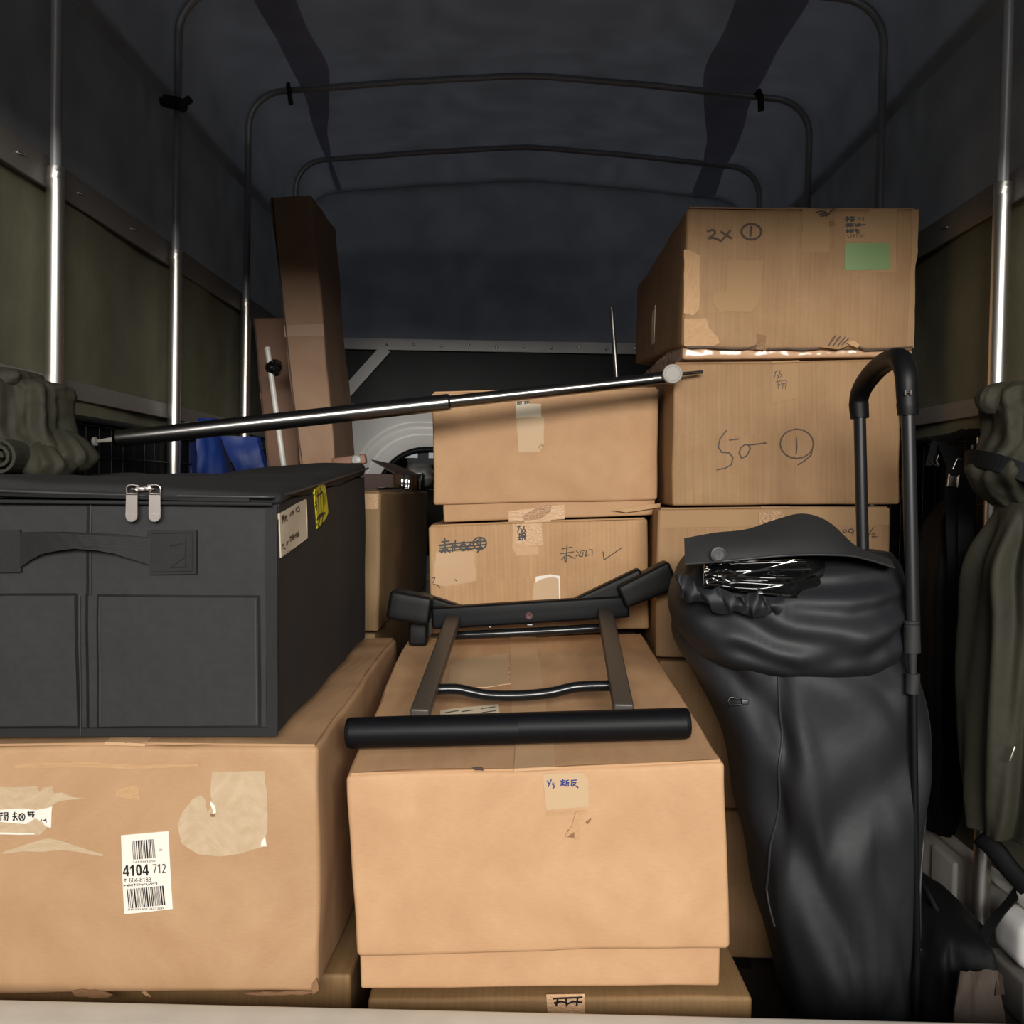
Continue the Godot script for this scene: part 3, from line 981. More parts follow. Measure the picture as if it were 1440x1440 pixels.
		tm.vertical_alignment = VERTICAL_ALIGNMENT_BOTTOM
		var t := MeshInstance3D.new()
		t.name = "print"
		t.mesh = tm
		t.material_override = M.ink
		t.position = fp.call(e[2], 0.0014) - org - Vector3(0, e[3] * 0.33, 0)
		t.rotation.z = tilt
		t.scale = Vector3(e[4], 1, 1)
		bl.add_child(t, true)
	scrawl(bl, fp, "-446.2,364.8 -443.9,365.0; -445.9,363.9 -443.8,364.1; -444.9,363.9 -445.0,361.3; -446.7,357.1 -444.1,357.7; -446.3,358.6 -446.1,356.2; -443.2,358.6 -441.1,356.9; -440.8,359.0 -442.6,356.6; -439.9,359.0 -437.8,357.6; -439.6,357.2 -437.3,359.1; -436.4,359.4 -436.7,356.7; -435.2,358.8 -433.1,359.2; -434.0,360.0 -434.3,357.0; -431.9,359.6 -429.9,359.8; -431.6,357.8 -429.6,358.6; -428.4,360.2 -428.7,357.5; -427.8,359.0 -425.7,359.3; -424.5,359.9 -424.8,357.9; -423.6,359.1 -421.9,360.3; -420.7,360.6 -418.9,358.3; -417.7,360.4 -418.0,358.6; -416.8,359.5 -415.1,361.1; -413.9,361.1 -414.2,359.0; -413.0,360.2 -411.2,361.4; -409.8,361.5 -409.4,359.4; -408.6,361.5 -408.8,359.4", 0.0007, M.ink, 0.0014, "print")
	# the frayed bottom edge
	patch("crushed_corner", o, fp, jagged(poly("-229.1,249.2 -222.6,254.1 -221.3,241.7 -227.8,237.1"), 0.0012, 0.005, 22), M.torn_edge, 0.0025)
	patch("frayed_edge", o, fp, jagged(poly("-507.6,233.2 -480.2,234.4 -466.4,231.4 -458.2,228.3 -474.6,224.6 -502.0,226.1"), 0.0012, 0.006, 23), M.torn_edge, 0.002)
	patch("frayed_edge", o, fp, jagged(poly("-307.6,235.5 -274.8,237.7 -233.9,239.7 -225.7,238.8 -233.8,235.9 -288.4,232.9"), 0.0008, 0.008, 24), M.torn_edge, 0.0016)
	patch("frayed_edge", o, fp, jagged(poly("-425.3,233.5 -420.4,234.2 -414.3,228.2 -421.4,229.2"), 0.0008, 0.006, 25), M.torn_warm, 0.0016)

func middle_cartons() -> void:
	var m2 := shell([Vector2(-0.1607, 0.5504), Vector2(0.2383, 0.5665), Vector2(0.2324, 0.7712), Vector2(-0.1694, 0.7503)], -1.822, -2.46, {}, 0.0014, 0.005)
	var low_y := 0.546
	var h := (low_y - 0.006) / 2.0
	for k in 2:
		var s := shell(plain_quad(-0.168, 0.232, 0.006 + h * k, 0.003 + h * (k + 1)), -1.83, -2.46)
		var b := thing("carton", ["hidden carton on the bed floor at the foot of the middle stack", "hidden carton second from the floor in the middle stack, behind the big plain carton"][k], "carton", base_of(s))
		shell_mesh(s, "body", b, M.carton_low, 4)
	var o := thing("carton", "middle-stack carton with crossed-out black writing, below the topmost one", "carton", base_of(m2))
	shell_mesh(m2, "body", o, M.carton_low)
	top_flaps(m2, o, M.carton_low, M.film)
	var fp := on_front(m2)
	patch("label", o, fp, poly("-9.2,755.6 38.5,758.3 41.5,717.5 -7.1,714.8"), M.film, 0.0008, "paper label under shiny tape with two lines of handwriting")
	patch("packing_tape", o, fp, jagged(poly("-14.8,756.3 -9.2,755.6 -7.1,714.8 32.8,716.4 34.0,700.8 -6.8,698.3 -14.0,714.6"), 0.0006, 0.008, 31), M.film_clear, 0.0006)
	scrawl(o, fp, "-6.0,751.3 0.9,752.3; -1.7,753.1 -5.0,740.9; 0.1,748.0 3.7,743.7 1.1,741.0; 7.0,752.4 2.8,741.1; 6.2,747.2 9.7,743.8 6.3,740.3; -4.4,735.7 2.0,737.6; -1.5,738.4 -1.2,727.1; -4.4,731.4 1.3,733.2; -3.0,727.9 1.4,728.0; 2.9,738.4 9.0,738.6 9.0,734.2 3.0,734.1 2.9,738.4; 2.2,731.5 9.9,732.5; 4.7,733.3 4.0,727.2; 8.2,732.5 8.3,727.3", 0.0022, M.ink)
	scrawl(o, fp, "-143.2,721.2 -130.2,722.8; -137.7,727.9 -136.4,700.9; -146.1,713.8 -132.3,715.8; -143.4,704.3 -137.4,711.3 -131.2,706.2; -123.6,719.4 -123.4,703.8; -125.2,712.4 -114.8,714.4; -118.5,723.9 -119.9,705.6; -110.6,719.7 -101.9,721.6; -107.0,715.4 -102.1,717.7 -100.4,716.5 -99.2,714.5 -98.7,712.2 -99.0,709.9 -100.1,707.9 -101.7,706.5 -103.7,705.9 -105.7,706.3 -107.5,707.5 -108.7,709.5 -109.1,711.8 -108.8,714.1 -107.8,716.1 -106.1,717.5 -104.2,718.1 -102.1,717.7; -89.7,719.2 -97.4,712.1 -88.7,708.8 -95.6,706.9; -84.5,720.2 -69.4,729.8 -65.4,727.6 -62.6,724.2 -61.5,720.0 -62.2,715.8 -64.7,712.2 -68.6,709.7 -73.2,708.7 -77.9,709.3 -81.9,711.5 -84.7,715.0 -85.8,719.1 -85.1,723.3 -82.6,726.9 -78.7,729.4 -74.1,730.4 -69.4,729.8; -78.4,719.5 -72.2,713.5; -72.4,723.9 -73.1,711.7; -147.9,714.6 -119.3,718.7 -84.6,721.9 -62.0,724.1; -146.1,709.4 -110.5,712.7 -75.8,716.0 -62.8,718.0; -146.8,704.2 -110.4,707.5 -71.3,711.8; -144.2,701.6 -136.4,706.1 -127.7,702.8; -69.2,712.7 -77.7,703.8", 0.0026, M.ink)
	scrawl(o, fp, "76.3,712.1 94.5,715.9; 74.8,703.4 98.1,707.3; 85.8,718.3 84.6,688.8; 84.4,701.8 75.9,692.1; 85.2,701.8 100.6,695.2; 81.0,697.4 83.4,687.0; 103.3,709.1 106.8,705.7; 102.6,699.6 107.8,702.3; 111.1,708.4 108.7,699.7 113.9,698.9 115.5,706.8; 111.9,711.0 117.2,709.4; 121.5,711.2 120.0,699.9 126.0,702.6; 126.7,712.2 131.9,711.4 132.1,701.9; 151.9,708.4 154.0,693.6 186.4,716.9", 0.0017, M.ink_brown)
	patch("torn_paper", o, fp, poly("25.1,622.3 26.4,648.4 33.1,659.5 55.6,664.3 73.0,662.4 74.8,618.9 25.3,616.2"), M.film_label, 0.0008)
	patch("torn_paper", o, fp, jagged(poly("29.0,649.4 29.6,660.7 55.6,664.7 73.4,662.4 73.6,656.3 62.2,661.3 42.7,657.5"), 0.0006, 0.006, 33), M.paper, 0.0014, "curled white edge of a torn sticker")
	patch("torn_paper", o, fp, poly("71.4,658.0 74.0,658.1 75.6,619.8 73.0,619.8"), M.paper, 0.0014)
	patch("packing_tape", o, fp, jagged(poly("-153.8,701.4 -84.3,705.4 -78.9,650.7 -135.2,638.2 -158.9,644.7"), 0.001, 0.01, 34), M.film_mid, 0.0005)
	scrawl(o, fp, "-159.0,654.3 -154.7,655.3 -156.3,649.1 -158.0,645.6; -157.1,643.0 -149.2,641.4; -149.2,641.4 -145.7,636.3; -118.1,652.5 -115.4,649.9", 0.0016, M.ink_brown)

	var lid := shell([Vector2(-0.1606, 0.7896), Vector2(0.2493, 0.8053), Vector2(0.2486, 1.0084), Vector2(-0.1667, 0.9944)], -1.818, -2.47, {}, 0.0014, 0.005)
	var base := shell([Vector2(-0.1411, 0.7573), Vector2(0.2457, 0.7778), Vector2(0.246, 0.8221), Vector2(-0.1445, 0.8016)], -1.825, -2.46, {}, 0.0008, 0.004)
	o = thing("carton", "topmost carton of the middle stack, under the slanting chrome pole", "carton", base_of(base))
	shell_mesh(lid, "lid", o, M.carton_mid)
	shell_mesh(base, "base", o, M.carton_mid, 8)
	top_flaps(lid, o, M.carton_mid, M.film_clear)
	fp = on_front(lid)
	patch("packing_tape", o, fp, jagged(poly("-11.6,948.9 38.9,952.9 39.5,900.3 31.5,888.9 -6.0,886.5"), 0.0005, 0.008, 41), M.film_label, 0.0006)
	patch("label", o, fp, poly("-13.4,977.8 11.2,979.5 11.2,975.7 32.8,976.1 34.1,952.8 -11.6,949.4"), M.paper_cream, 0.0009, "small pale label with two printed characters")
	scrawl(o, fp, "-10.4,978.7 -2.7,979.7 -2.6,975.4 -10.3,974.8 -10.4,978.7; -7.0,979.6 -6.9,974.5; -10.4,977.0 -2.6,977.6; 2.5,979.8 11.1,980.4; 4.2,980.3 3.5,975.5; 7.7,980.3 8.6,976.5; 2.6,976.4 11.2,977.4", 0.0016, M.ink)
	scrawl(o, fp, "30.1,896.6 32.6,900.1 32.7,893.2; 34.3,901.0 37.7,902.0; 36.1,898.5 39.5,900.3", 0.0012, M.torn_edge)
	var fb := on_front(base)
	patch("packing_tape", o, fb, poly("-22.3,779.6 79.2,792.9 80.6,766.8 -21.9,759.6"), M.film, 0.0008)
	patch("packing_tape", o, fb, jagged(poly("1.4,769.6 18.6,780.8 40.1,793.0 56.6,792.4 53.4,779.3 36.2,766.8 5.9,764.5"), 0.001, 0.008, 43), M.film_pink, 0.0018, "crumpled shiny end of the tape")
	patch("bent_flap", o, fp, jagged(poly("165.5,785.1 253.8,799.8 253.5,792.0 234.6,789.0 191.5,781.3"), 0.0004, 0.02, 44), M.torn_warm, 0.003)

func right_cartons() -> void:
	var xr := 0.6372
	var r3 := shell([Vector2(0.2375, 0.535), Vector2(xr, 0.535), Vector2(0.6372, 0.8004), Vector2(0.2363, 0.7889)], -1.72, -2.40, {0: Vector3(0.03, 0, 0), 2: Vector3(0.03, 0, 0)}, 0.0014, 0.005)
	for k in 2:
		var s := shell(plain_quad(0.245, 0.66, 0.006 + 0.263 * k, 0.264 + 0.263 * k), -1.73, -2.40)
		var b := thing("carton", ["hidden carton on the bed floor at the foot of the right stack", "hidden carton second from the floor in the right stack, behind the black trolley bag"][k], "carton", base_of(s))
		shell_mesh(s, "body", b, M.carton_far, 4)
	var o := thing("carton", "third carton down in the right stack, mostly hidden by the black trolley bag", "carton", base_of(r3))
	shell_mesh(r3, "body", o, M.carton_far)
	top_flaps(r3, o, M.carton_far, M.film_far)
	var fp := on_front(r3)
	patch("packing_tape", o, fp, poly("240.0,787.8 633.6,800.3 634.4,770.9 240.6,758.3"), M.film_far, 0.0005)
	patch("packing_tape", o, fp, jagged(poly("409.0,787.4 450.5,790.7 458.4,769.9 409.6,764.1"), 0.001, 0.006, 51), M.film_pink, 0.0018, "crumpled shiny end of the tape")
	scrawl(o, fp, "559.2,760.7 560.0,760.2 560.6,759.4 560.8,758.5 560.7,757.6 560.2,756.7 559.4,756.2 558.5,756.0 557.5,756.1 556.7,756.6 556.1,757.4 555.9,758.3 556.0,759.3 556.5,760.1 557.3,760.6 558.2,760.9 559.2,760.7; 570.5,762.4 571.9,761.8 572.9,760.8 573.3,759.7 573.0,758.5 572.2,757.5 570.8,756.8 569.2,756.5 567.5,756.7 566.1,757.3 565.1,758.2 564.7,759.4 565.0,760.6 565.9,761.6 567.2,762.3 568.8,762.6 570.5,762.4; 573.3,760.5 572.0,751.9; 597.7,749.4 607.0,766.4; 604.3,754.1 607.9,756.3 610.4,754.5 605.0,749.5 613.6,750.3", 0.0015, M.ink_brown)

	var r2 := shell([Vector2(0.2609, 0.7955), Vector2(0.6537, 0.8068), Vector2(0.6443, 1.0547), Vector2(0.2565, 1.0416)], -1.722, -2.39, {}, 0.0014, 0.005)
	o = thing("carton", "second carton down in the right stack, marked with a handwritten 50 and circled 1", "carton", base_of(r2))
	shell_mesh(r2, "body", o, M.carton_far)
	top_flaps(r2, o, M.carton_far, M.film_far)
	fp = on_front(r2)
	patch("label", o, fp, poly("427.6,1041.0 471.4,1044.3 471.7,985.7 428.0,975.1"), M.film_far, 0.0008, "translucent tape label with faint handwriting")
	scrawl(o, fp, "431.2,1028.9 436.0,1031.4; 433.6,1030.6 430.6,1017.5; 435.3,1024.9 438.7,1020.9 435.5,1018.4; 440.8,1032.3 437.1,1018.4; 440.1,1027.4 444.3,1024.3 441.1,1021.0; 434.0,1012.7 442.1,1014.5; 437.2,1015.2 438.4,1001.4; 435.0,1007.0 441.4,1008.8; 443.7,1015.3 451.8,1015.5 452.0,1010.6 443.9,1009.6 443.7,1015.3; 443.1,1007.2 452.8,1008.2; 446.3,1008.8 445.7,1001.5; 450.4,1008.1 450.6,1000.8", 0.0012, M.ink_grey)
	scrawl(o, fp, "351.7,928.5 341.1,914.0 338.2,899.6 344.5,890.4 356.8,889.8 363.9,881.8 361.3,869.5 351.3,863.1 337.1,860.0; 357.4,911.8 372.9,913.8; 383.7,904.2 376.9,899.2 374.3,890.1 378.6,880.4 387.5,885.5 393.3,897.8 389.4,904.3 383.7,904.2; 389.5,903.5 403.3,905.4 420.3,908.1; 482.2,931.2 491.8,926.1 498.3,918.1 501.0,908.6 499.3,898.8 493.6,890.4 484.6,884.5 473.8,882.2 462.8,883.7 453.3,888.8 446.7,896.8 444.0,906.4 445.7,916.1 451.5,924.6 460.4,930.4 471.3,932.7 482.2,931.2; 471.5,917.2 472.7,901.0 471.7,890.3; 500.3,904.7 497.5,888.4 485.5,877.9 475.9,871.6", 0.0022, M.ink_brown)

	var lid := shell([Vector2(0.2707, 1.0689), Vector2(0.6691, 1.07), Vector2(0.6682, 1.3117), Vector2(0.2749, 1.3051)], -1.715, -2.40, {}, 0.002, 0.008)
	move_corner(lid, 2, Vector3(0.2683, 1.3091, -2.4))
	move_corner(lid, 0, Vector3(0.2672, 1.1255, -2.4))
	var base := shell([Vector2(0.2726, 1.0495), Vector2(0.6692, 1.0603), Vector2(0.6681, 1.0993), Vector2(0.2752, 1.0923)], -1.724, -2.39, {}, 0.001, 0.006)
	o = thing("carton", "topmost carton of the right stack, with a green sticker and a handwritten 2X", "carton", base_of(base))
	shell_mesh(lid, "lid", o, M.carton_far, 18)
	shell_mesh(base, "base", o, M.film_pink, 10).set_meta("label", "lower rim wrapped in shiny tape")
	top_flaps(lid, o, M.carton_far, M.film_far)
	fp = on_front(lid)
	scrawl(o, fp, "310.1,1266.8 316.8,1269.3 322.1,1268.2 322.8,1264.1 318.2,1259.3 311.8,1255.1 320.1,1255.8 326.6,1254.2 330.8,1251.9; 332.6,1250.2 341.2,1259.7 348.7,1269.2; 333.4,1266.6 341.2,1261.5 351.3,1255.8; 390.6,1279.9 396.2,1277.2 400.2,1273.1 401.7,1268.1 400.7,1263.0 397.2,1258.6 391.8,1255.5 385.4,1254.3 378.8,1255.1 373.1,1257.8 369.2,1261.9 367.6,1266.9 368.6,1272.0 372.1,1276.4 377.5,1279.5 384.0,1280.7 390.6,1279.9; 384.5,1275.7 383.5,1268.1 383.1,1260.4", 0.0034, M.ink_brown)
	patch("packing_tape", o, fp, jagged(poly("470.3,1306.5 516.7,1307.8 516.4,1275.6 491.2,1271.0 471.3,1268.4"), 0.0006, 0.01, 61), M.film_far, 0.0008)
	patch("packing_tape", o, fp, jagged(poly("470.1,1268.3 491.2,1271.6 517.6,1276.2 518.1,1234.5 470.9,1234.9"), 0.0006, 0.01, 62), M.film_far, 0.0006)
	patch("packing_tape", o, fp, jagged(poly("343.7,1218.6 407.1,1218.5 400.0,1146.6 387.2,1130.2 332.6,1129.2 320.9,1145.2 322.8,1164.4 343.5,1166.3"), 0.001, 0.012, 63), M.film_far, 0.0005)
	scrawl(o, fp, "493.4,1301.6 502.1,1304.1 511.0,1302.5; 499.3,1298.2 508.1,1300.1 516.4,1299.0; 525.5,1310.3 517.5,1302.0 511.2,1295.4; 502.3,1295.3 510.0,1296.6 516.9,1301.4", 0.0022, M.ink_brown, 0.0016, "crease")
	patch("torn_strip", o, fp, poly("517.3,1286.7 523.1,1289.8 529.2,1280.5 516.3,1277.9"), M.torn_edge, 0.001)
	patch("label", o, fp, poly("542.0,1297.1 619.9,1299.6 621.1,1253.9 543.2,1251.4"), M.film_far, 0.0007, "translucent label with four lines of black handwriting")
	scrawl(o, fp, "543.6,1292.4 550.0,1293.7; 546.5,1295.4 546.7,1287.2; 544.3,1289.5 550.7,1290.8; 551.2,1293.7 558.3,1294.4; 554.1,1295.5 554.9,1287.4; 551.9,1290.2 558.9,1290.9; 553.1,1287.9 557.8,1288.6; 544.5,1281.9 548.6,1283.1 547.5,1279.0 545.2,1278.4; 550.3,1282.6 554.4,1283.2 554.0,1279.1 550.4,1279.1 550.3,1282.6; 556.8,1283.9 556.9,1278.6; 560.3,1283.3 562.8,1279.3 565.0,1283.4; 566.8,1283.5 566.9,1279.3; 568.0,1282.9 571.6,1281.2; 573.3,1281.8 577.4,1282.5; 545.4,1270.8 550.0,1272.0; 547.6,1273.7 547.8,1267.9; 546.0,1269.0 549.5,1270.8; 551.2,1272.0 557.1,1273.3; 553.5,1273.8 554.3,1268.0; 551.3,1269.7 557.7,1270.4; 559.4,1272.8 564.7,1273.4; 561.2,1271.0 567.7,1271.7; 562.9,1274.0 564.3,1267.6 568.4,1268.2", 0.0024, M.ink)
	scrawl(o, fp, "564.2,1292.8 570.0,1294.1; 566.5,1294.0 564.9,1288.1; 568.3,1294.6 570.2,1288.8; 571.8,1292.9 576.5,1293.6; 574.1,1294.7 574.9,1288.3; 547.9,1263.2 550.4,1260.3; 554.9,1265.1 553.9,1260.4; 557.3,1264.5 560.3,1262.8; 559.0,1265.7 558.0,1260.4; 563.2,1265.2 565.6,1263.5 563.3,1261.1; 569.2,1260.6 576.7,1265.4; 569.6,1265.3 571.4,1264.2", 0.0012, M.ink_grey)
	patch("sticker", o, fp, poly("544.2,1250.2 621.2,1252.1 623.6,1208.1 548.9,1205.1 544.7,1208.5"), M.film_green, 0.0009, "green tape sticker")
	patch("packing_tape", o, fp, poly("583.8,1308.3 631.3,1309.7 634.3,1203.6 587.8,1202.8"), M.film_far, 0.0004)
	patch("torn_strip", o, fp, jagged(poly("270.4,1235.6 279.9,1234.3 297.8,1225.8 298.7,1162.5 297.6,1133.1 288.4,1122.6 272.9,1126.7"), 0.0006, 0.01, 65), M.torn_warm, 0.001, "pale bare strip along the left edge")
	patch("torn_strip", o, fp, jagged(poly("273.1,1117.9 311.5,1118.0 315.5,1102.4 330.6,1086.5 335.0,1075.9 325.1,1071.6 274.2,1070.7"), 0.0006, 0.01, 66), M.torn_warm, 0.001)
	patch("torn_strip", o, fp, jagged(poly("656.3,1309.6 668.9,1310.3 669.2,1239.4 665.2,1204.1 667.4,1074.8 655.6,1075.7 655.6,1180.5 659.8,1239.3"), 0.0006, 0.01, 67), M.film_far, 0.0006)
	scrawl(o, fp, "277.8,1070.2 289.6,1068.6 307.4,1070.1 331.1,1068.2 360.6,1067.5 384.2,1069.1 396.0,1072.9; 419.7,1068.0 449.2,1069.7 478.8,1068.4 505.3,1071.3; 567.1,1075.9 585.0,1069.8 611.5,1071.4 637.9,1074.2 664.4,1075.9", 0.003, M.ink_brown, 0.001, "frayed_edge")
	patch("hole", o, fp, poly("397.8,1093.0 413.3,1090.3 412.4,1077.3 398.2,1078.2"), M.torn_edge, 0.0012)
	patch("hole", o, fp, jagged(poly("396.1,1066.4 397.0,1077.3 411.8,1076.7 413.3,1066.7"), 0.0005, 0.004, 68), M.film_pink, 0.0016)
	patch("curled_tear", o, fp, jagged(poly("505.3,1071.3 522.7,1080.4 546.2,1086.8 566.9,1084.2 570.7,1076.0 567.2,1072.4 555.3,1076.9 537.8,1068.9"), 0.001, 0.006, 69), M.carton_far, 0.006)
	patch("curled_tear", o, fp, jagged(poly("549.3,1079.1 562.5,1084.7 570.6,1076.6 567.2,1072.4 555.9,1075.1"), 0.0008, 0.005, 70), M.torn_warm, 0.009)
	scrawl(o, fp, "519.3,1075.1 529.8,1091.5; 526.4,1074.6 538.7,1091.3; 534.7,1075.3 546.1,1088.8; 542.0,1077.0 552.1,1086.9", 0.002, M.ink_brown, 0.0075, "crease")
	var ls := on_side(lid, false)
	patch("label", o, ls, PackedVector2Array([Vector2(-2.10, 1.10), Vector2(-2.06, 1.10), Vector2(-2.06, 1.19), Vector2(-2.10, 1.18)]), M.paper_cream, 0.001, "small white label on the left side")

func far_left() -> void:
	var f := shell([Vector2(-0.678, 0.542), Vector2(-0.2673, 0.542), Vector2(-0.2673, 0.8094), Vector2(-0.678, 0.8094)], -1.9, -2.85, {}, 0.0014, 0.006)
	var low := shell(plain_quad(-0.678, -0.275, 0.006, 0.537), -1.91, -2.85)
	var o := thing("carton", "hidden tall carton on the bed floor behind the worn barcode carton", "carton", base_of(low))
	shell_mesh(low, "body", o, M.carton_dim, 4)
	o = thing("carton", "shaded carton in the gap between the black case and the middle stack", "carton", base_of(f))
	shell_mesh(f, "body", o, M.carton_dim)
	top_flaps(f, o, M.carton_dim, M.film)
	patch("packing_tape", o, on_front(f), poly("-316.4,805.8 -272.9,806.6 -272.4,776.7 -315.9,775.9"), M.film, 0.0006)

	# the tall leaning cartons
	var tall := func(called: String, label: String, q: Array, top: Array, z0: float, z1: float, m: Material) -> void:
		var s := shell([q[0], q[1], top[1], top[0]], z0, z1, {}, 0.002, 0.006)
		# the back leans the same way
		var t := thing(called, label, "carton", base_of(s))
		shell_mesh(s, "body", t, m, 12)
		var p := on_front(s)
		var a: Vector2 = q[0].lerp(top[0], 0.52)
		var b: Vector2 = q[1].lerp(top[1], 0.52)
		var c: Vector2 = q[1].lerp(top[1], 0.56)
		var d: Vector2 = q[0].lerp(top[0], 0.56)
		patch("packing_tape", t, p, PackedVector2Array([a, b, c, d]), M.film_tall if m == M.carton_tall else M.carton_second, 0.0006)
		var e: Vector2 = q[0].lerp(q[1], 0.05)
		var g: Vector2 = top[0].lerp(top[1], 0.05)
		scrawl(t, p, "%.1f,%.1f %.1f,%.1f" % [e.x * 1000, e.y * 1000, g.x * 1000, g.y * 1000], 0.003, M.ink_brown, 0.001, "glued_seam")
	tall.call("tall_carton", "tall narrow carton leaning up to the roof behind the black case", [Vector2(-0.5216, 0.816), Vector2(-0.4353, 0.816)], [Vector2(-0.6072, 1.4946), Vector2(-0.5081, 1.5062)], -2.36, -2.66, M.carton_tall)
	tall.call("tall_carton", "shorter brown carton standing left of the tall leaning one", [Vector2(-0.635, 0.816), Vector2(-0.5561, 0.816)], [Vector2(-0.682, 1.2347), Vector2(-0.5838, 1.24)], -2.5, -2.64, M.carton_second)

	# thin poles standing behind
	var pole := func(called: String, label: String, a: Vector3, b: Vector3, r: float, m: Material) -> Node3D:
		var t := thing(called, label, "pole", b)
		var s := begin()
		tube(s, PackedVector3Array([b, a]), r, 12)
		part("rod", s, m, t)
		s = begin()
		turned(s, a - (a - b).normalized() * 0.004, (a - b).normalized(), [Vector2(0, r * 1.15), Vector2(0.006, r * 1.1), Vector2(0.009, r * 0.5), Vector2(0.0095, 0.0001)], 12)
		part("end_cap", s, m, t)
		return t
	var p1: Node3D = pole.call("thin_pole", "thin white pole leaning before the brown carton, a dark knob beside it", Vector3(-0.5971, 1.1362, -2.32), Vector3(-0.5477, 0.816, -2.32), 0.0066, M.white_paint)
	var st := begin()
	turned(st, Vector3(-0.5812, 1.0926, -2.325), Vector3(0.25, 0.1, 1).normalized(), [Vector2(-0.02, 0.012), Vector2(-0.01, 0.018), Vector2(0.0, 0.021), Vector2(0.010, 0.017), Vector2(0.017, 0.010), Vector2(0.02, 0.0001)], 18)
	part("knob", st, M.gloss_film, p1, "glossy dark knob")
	pole.call("thin_pole", "thin steel pole standing behind the topmost middle carton", Vector3(0.2237, 1.2899, -2.58), Vector3(0.2475 + 0.10, 0.006, -2.58), 0.0062, M.steel)

	# things lying on the shaded carton
	var top_y: float = f.hi.y + 0.004
	var blue := thing("blue_sheet", "blue plastic sheet folded upright behind the left end of the chrome pole", "plastic sheet", Vector3(-0.6, top_y, -2.1))
	st = begin()
	var fold := func(to: SurfaceTool, a: Vector3, b: Vector3, c: Vector3, d: Vector3) -> void:
		plate(to, func(u, v): return a.lerp(b, u).lerp(d.lerp(c, u), v) + Vector3(0, 0, nz.get_noise_2d(u * 40, v * 40) * 0.008), 8, 10, Vector3(0.004, 0, -0.014))
	fold.call(st, Vector3(-0.6726, 0.8041, -2.06), Vector3(-0.6002, 0.8056, -2.04), Vector3(-0.6404, 0.955, -2.06), Vector3(-0.681, 0.9556, -2.08))
	fold.call(st, Vector3(-0.606, 0.8054, -2.06), Vector3(-0.6058, 0.8054, -2.1), Vector3(-0.6389, 0.9249, -2.1), Vector3(-0.6466, 0.9533, -2.08))
	part("upright_fold", st, M.blue, blue)
	st = begin()
	fold.call(st, Vector3(-0.5554, 0.8065, -2), Vector3(-0.5102, 0.8073, -2.02), Vector3(-0.5472, 0.9179, -2.05), Vector3(-0.6176, 0.917, -2.03))
	part("leaning_fold", st, M.blue, blue)
	st = begin()
	fold.call(st, Vector3(-0.7083, 0.8034, -2.1), Vector3(-0.6962, 0.8036, -2.1), Vector3(-0.7043, 0.9217, -2.12), Vector3(-0.718, 0.9215, -2.12))
	part("edge_fold", st, M.blue, blue)

	var fb := thing("brown_box", "small dark brown box with its lid open, on the shaded carton", "box", Vector3(-0.39, top_y, -2.65))
	st = begin()
	round_box(st, Vector3(-0.395, top_y + 0.020, -2.70), Vector3(0.11, 0.040, 0.10), 0.002, null, 2)
	part("body", st, M.carton_brown, fb)
	st = begin()
	plate(st, func(u, v): return (Vector3(-0.398, 0.8913, -2.63)).lerp(Vector3(-0.3334, 0.8549, -2.63), u).lerp((Vector3(-0.3478, 0.8818, -2.74)).lerp(Vector3(-0.2846, 0.8556, -2.74), u), v), 4, 4, Vector3(0.002, -0.004, 0))
	part("lid", st, M.carton_brown, fb)

	var tr := thing("wrapped_roll", "small ribbed roll in shiny clear wrap on the shaded carton", "roll", Vector3(-0.29, top_y, -2.5))
	st = begin()
	var rc: Vector3 = Vector3(-0.2858, 0.8109, -2.5)
	rc.y = top_y
	loft(st, [[rc, 0.033, 0.033], [rc + Vector3(0, 0.003, 0), 0.0345, 0.0345], [rc + Vector3(0, 0.036, 0), 0.0345, 0.0345], [rc + Vector3(0, 0.039, 0), 0.032, 0.032], [rc + Vector3(0, 0.039, 0), 0.02, 0.02], [rc + Vector3(0, 0.028, 0), 0.019, 0.019]], 64, func(a, _v): return 1.0 + 0.035 * sin(a * 22.0) + 0.02 * sin(a * 9.0 + 1.0), 1.0)
	part("wrap", st, M.chrome, tr)
	st = begin()
	patch("loose_film", tr, func(p, lift): return Vector3(p.x, top_y + lift + 0.003 * absf(sin(p.x * 160.0)), p.y), jagged(PackedVector2Array([Vector2(rc.x - 0.06, -2.40), Vector2(rc.x + 0.01, -2.40), Vector2(rc.x + 0.01, -2.46), Vector2(rc.x - 0.06, -2.45)]), 0.003, 0.006, 77), M.gloss_film, 0.002)
	var bk := thing("black_block", "small black block beside the wrapped roll", "block", Vector3(-0.29, top_y, -2.76))
	st = begin()
	round_box(st, Vector3(rc.x - 0.002, top_y + 0.022, -2.76), Vector3(0.036, 0.044, 0.05), 0.004, null, 2)
	part("body", st, M.plastic_black, bk)
	st = begin()
	round_box(st, Vector3(rc.x - 0.002, top_y + 0.0455, -2.76), Vector3(0.028, 0.003, 0.04), 0.001)
	part("cap", st, M.steel_dull, bk)
	var wd := thing("wooden_bar", "pale wooden bar with a white knob, just behind the black case", "bar", Vector3(-0.3292, 0.8633, -1.93))
	st = begin()
	var wa: Vector3 = Vector3(-0.3665, 0.864, -1.93)
	var wb: Vector3 = Vector3(-0.3017, 0.8735, -1.93)
	round_box(st, (wa + wb) / 2.0, Vector3(wa.distance_to(wb), 0.018, 0.02), 0.003, null, 2, Basis(Vector3(0, 0, 1), atan2(wb.y - wa.y, wb.x - wa.x)))
	part("rail", st, M.wood, wd)
	st = begin()
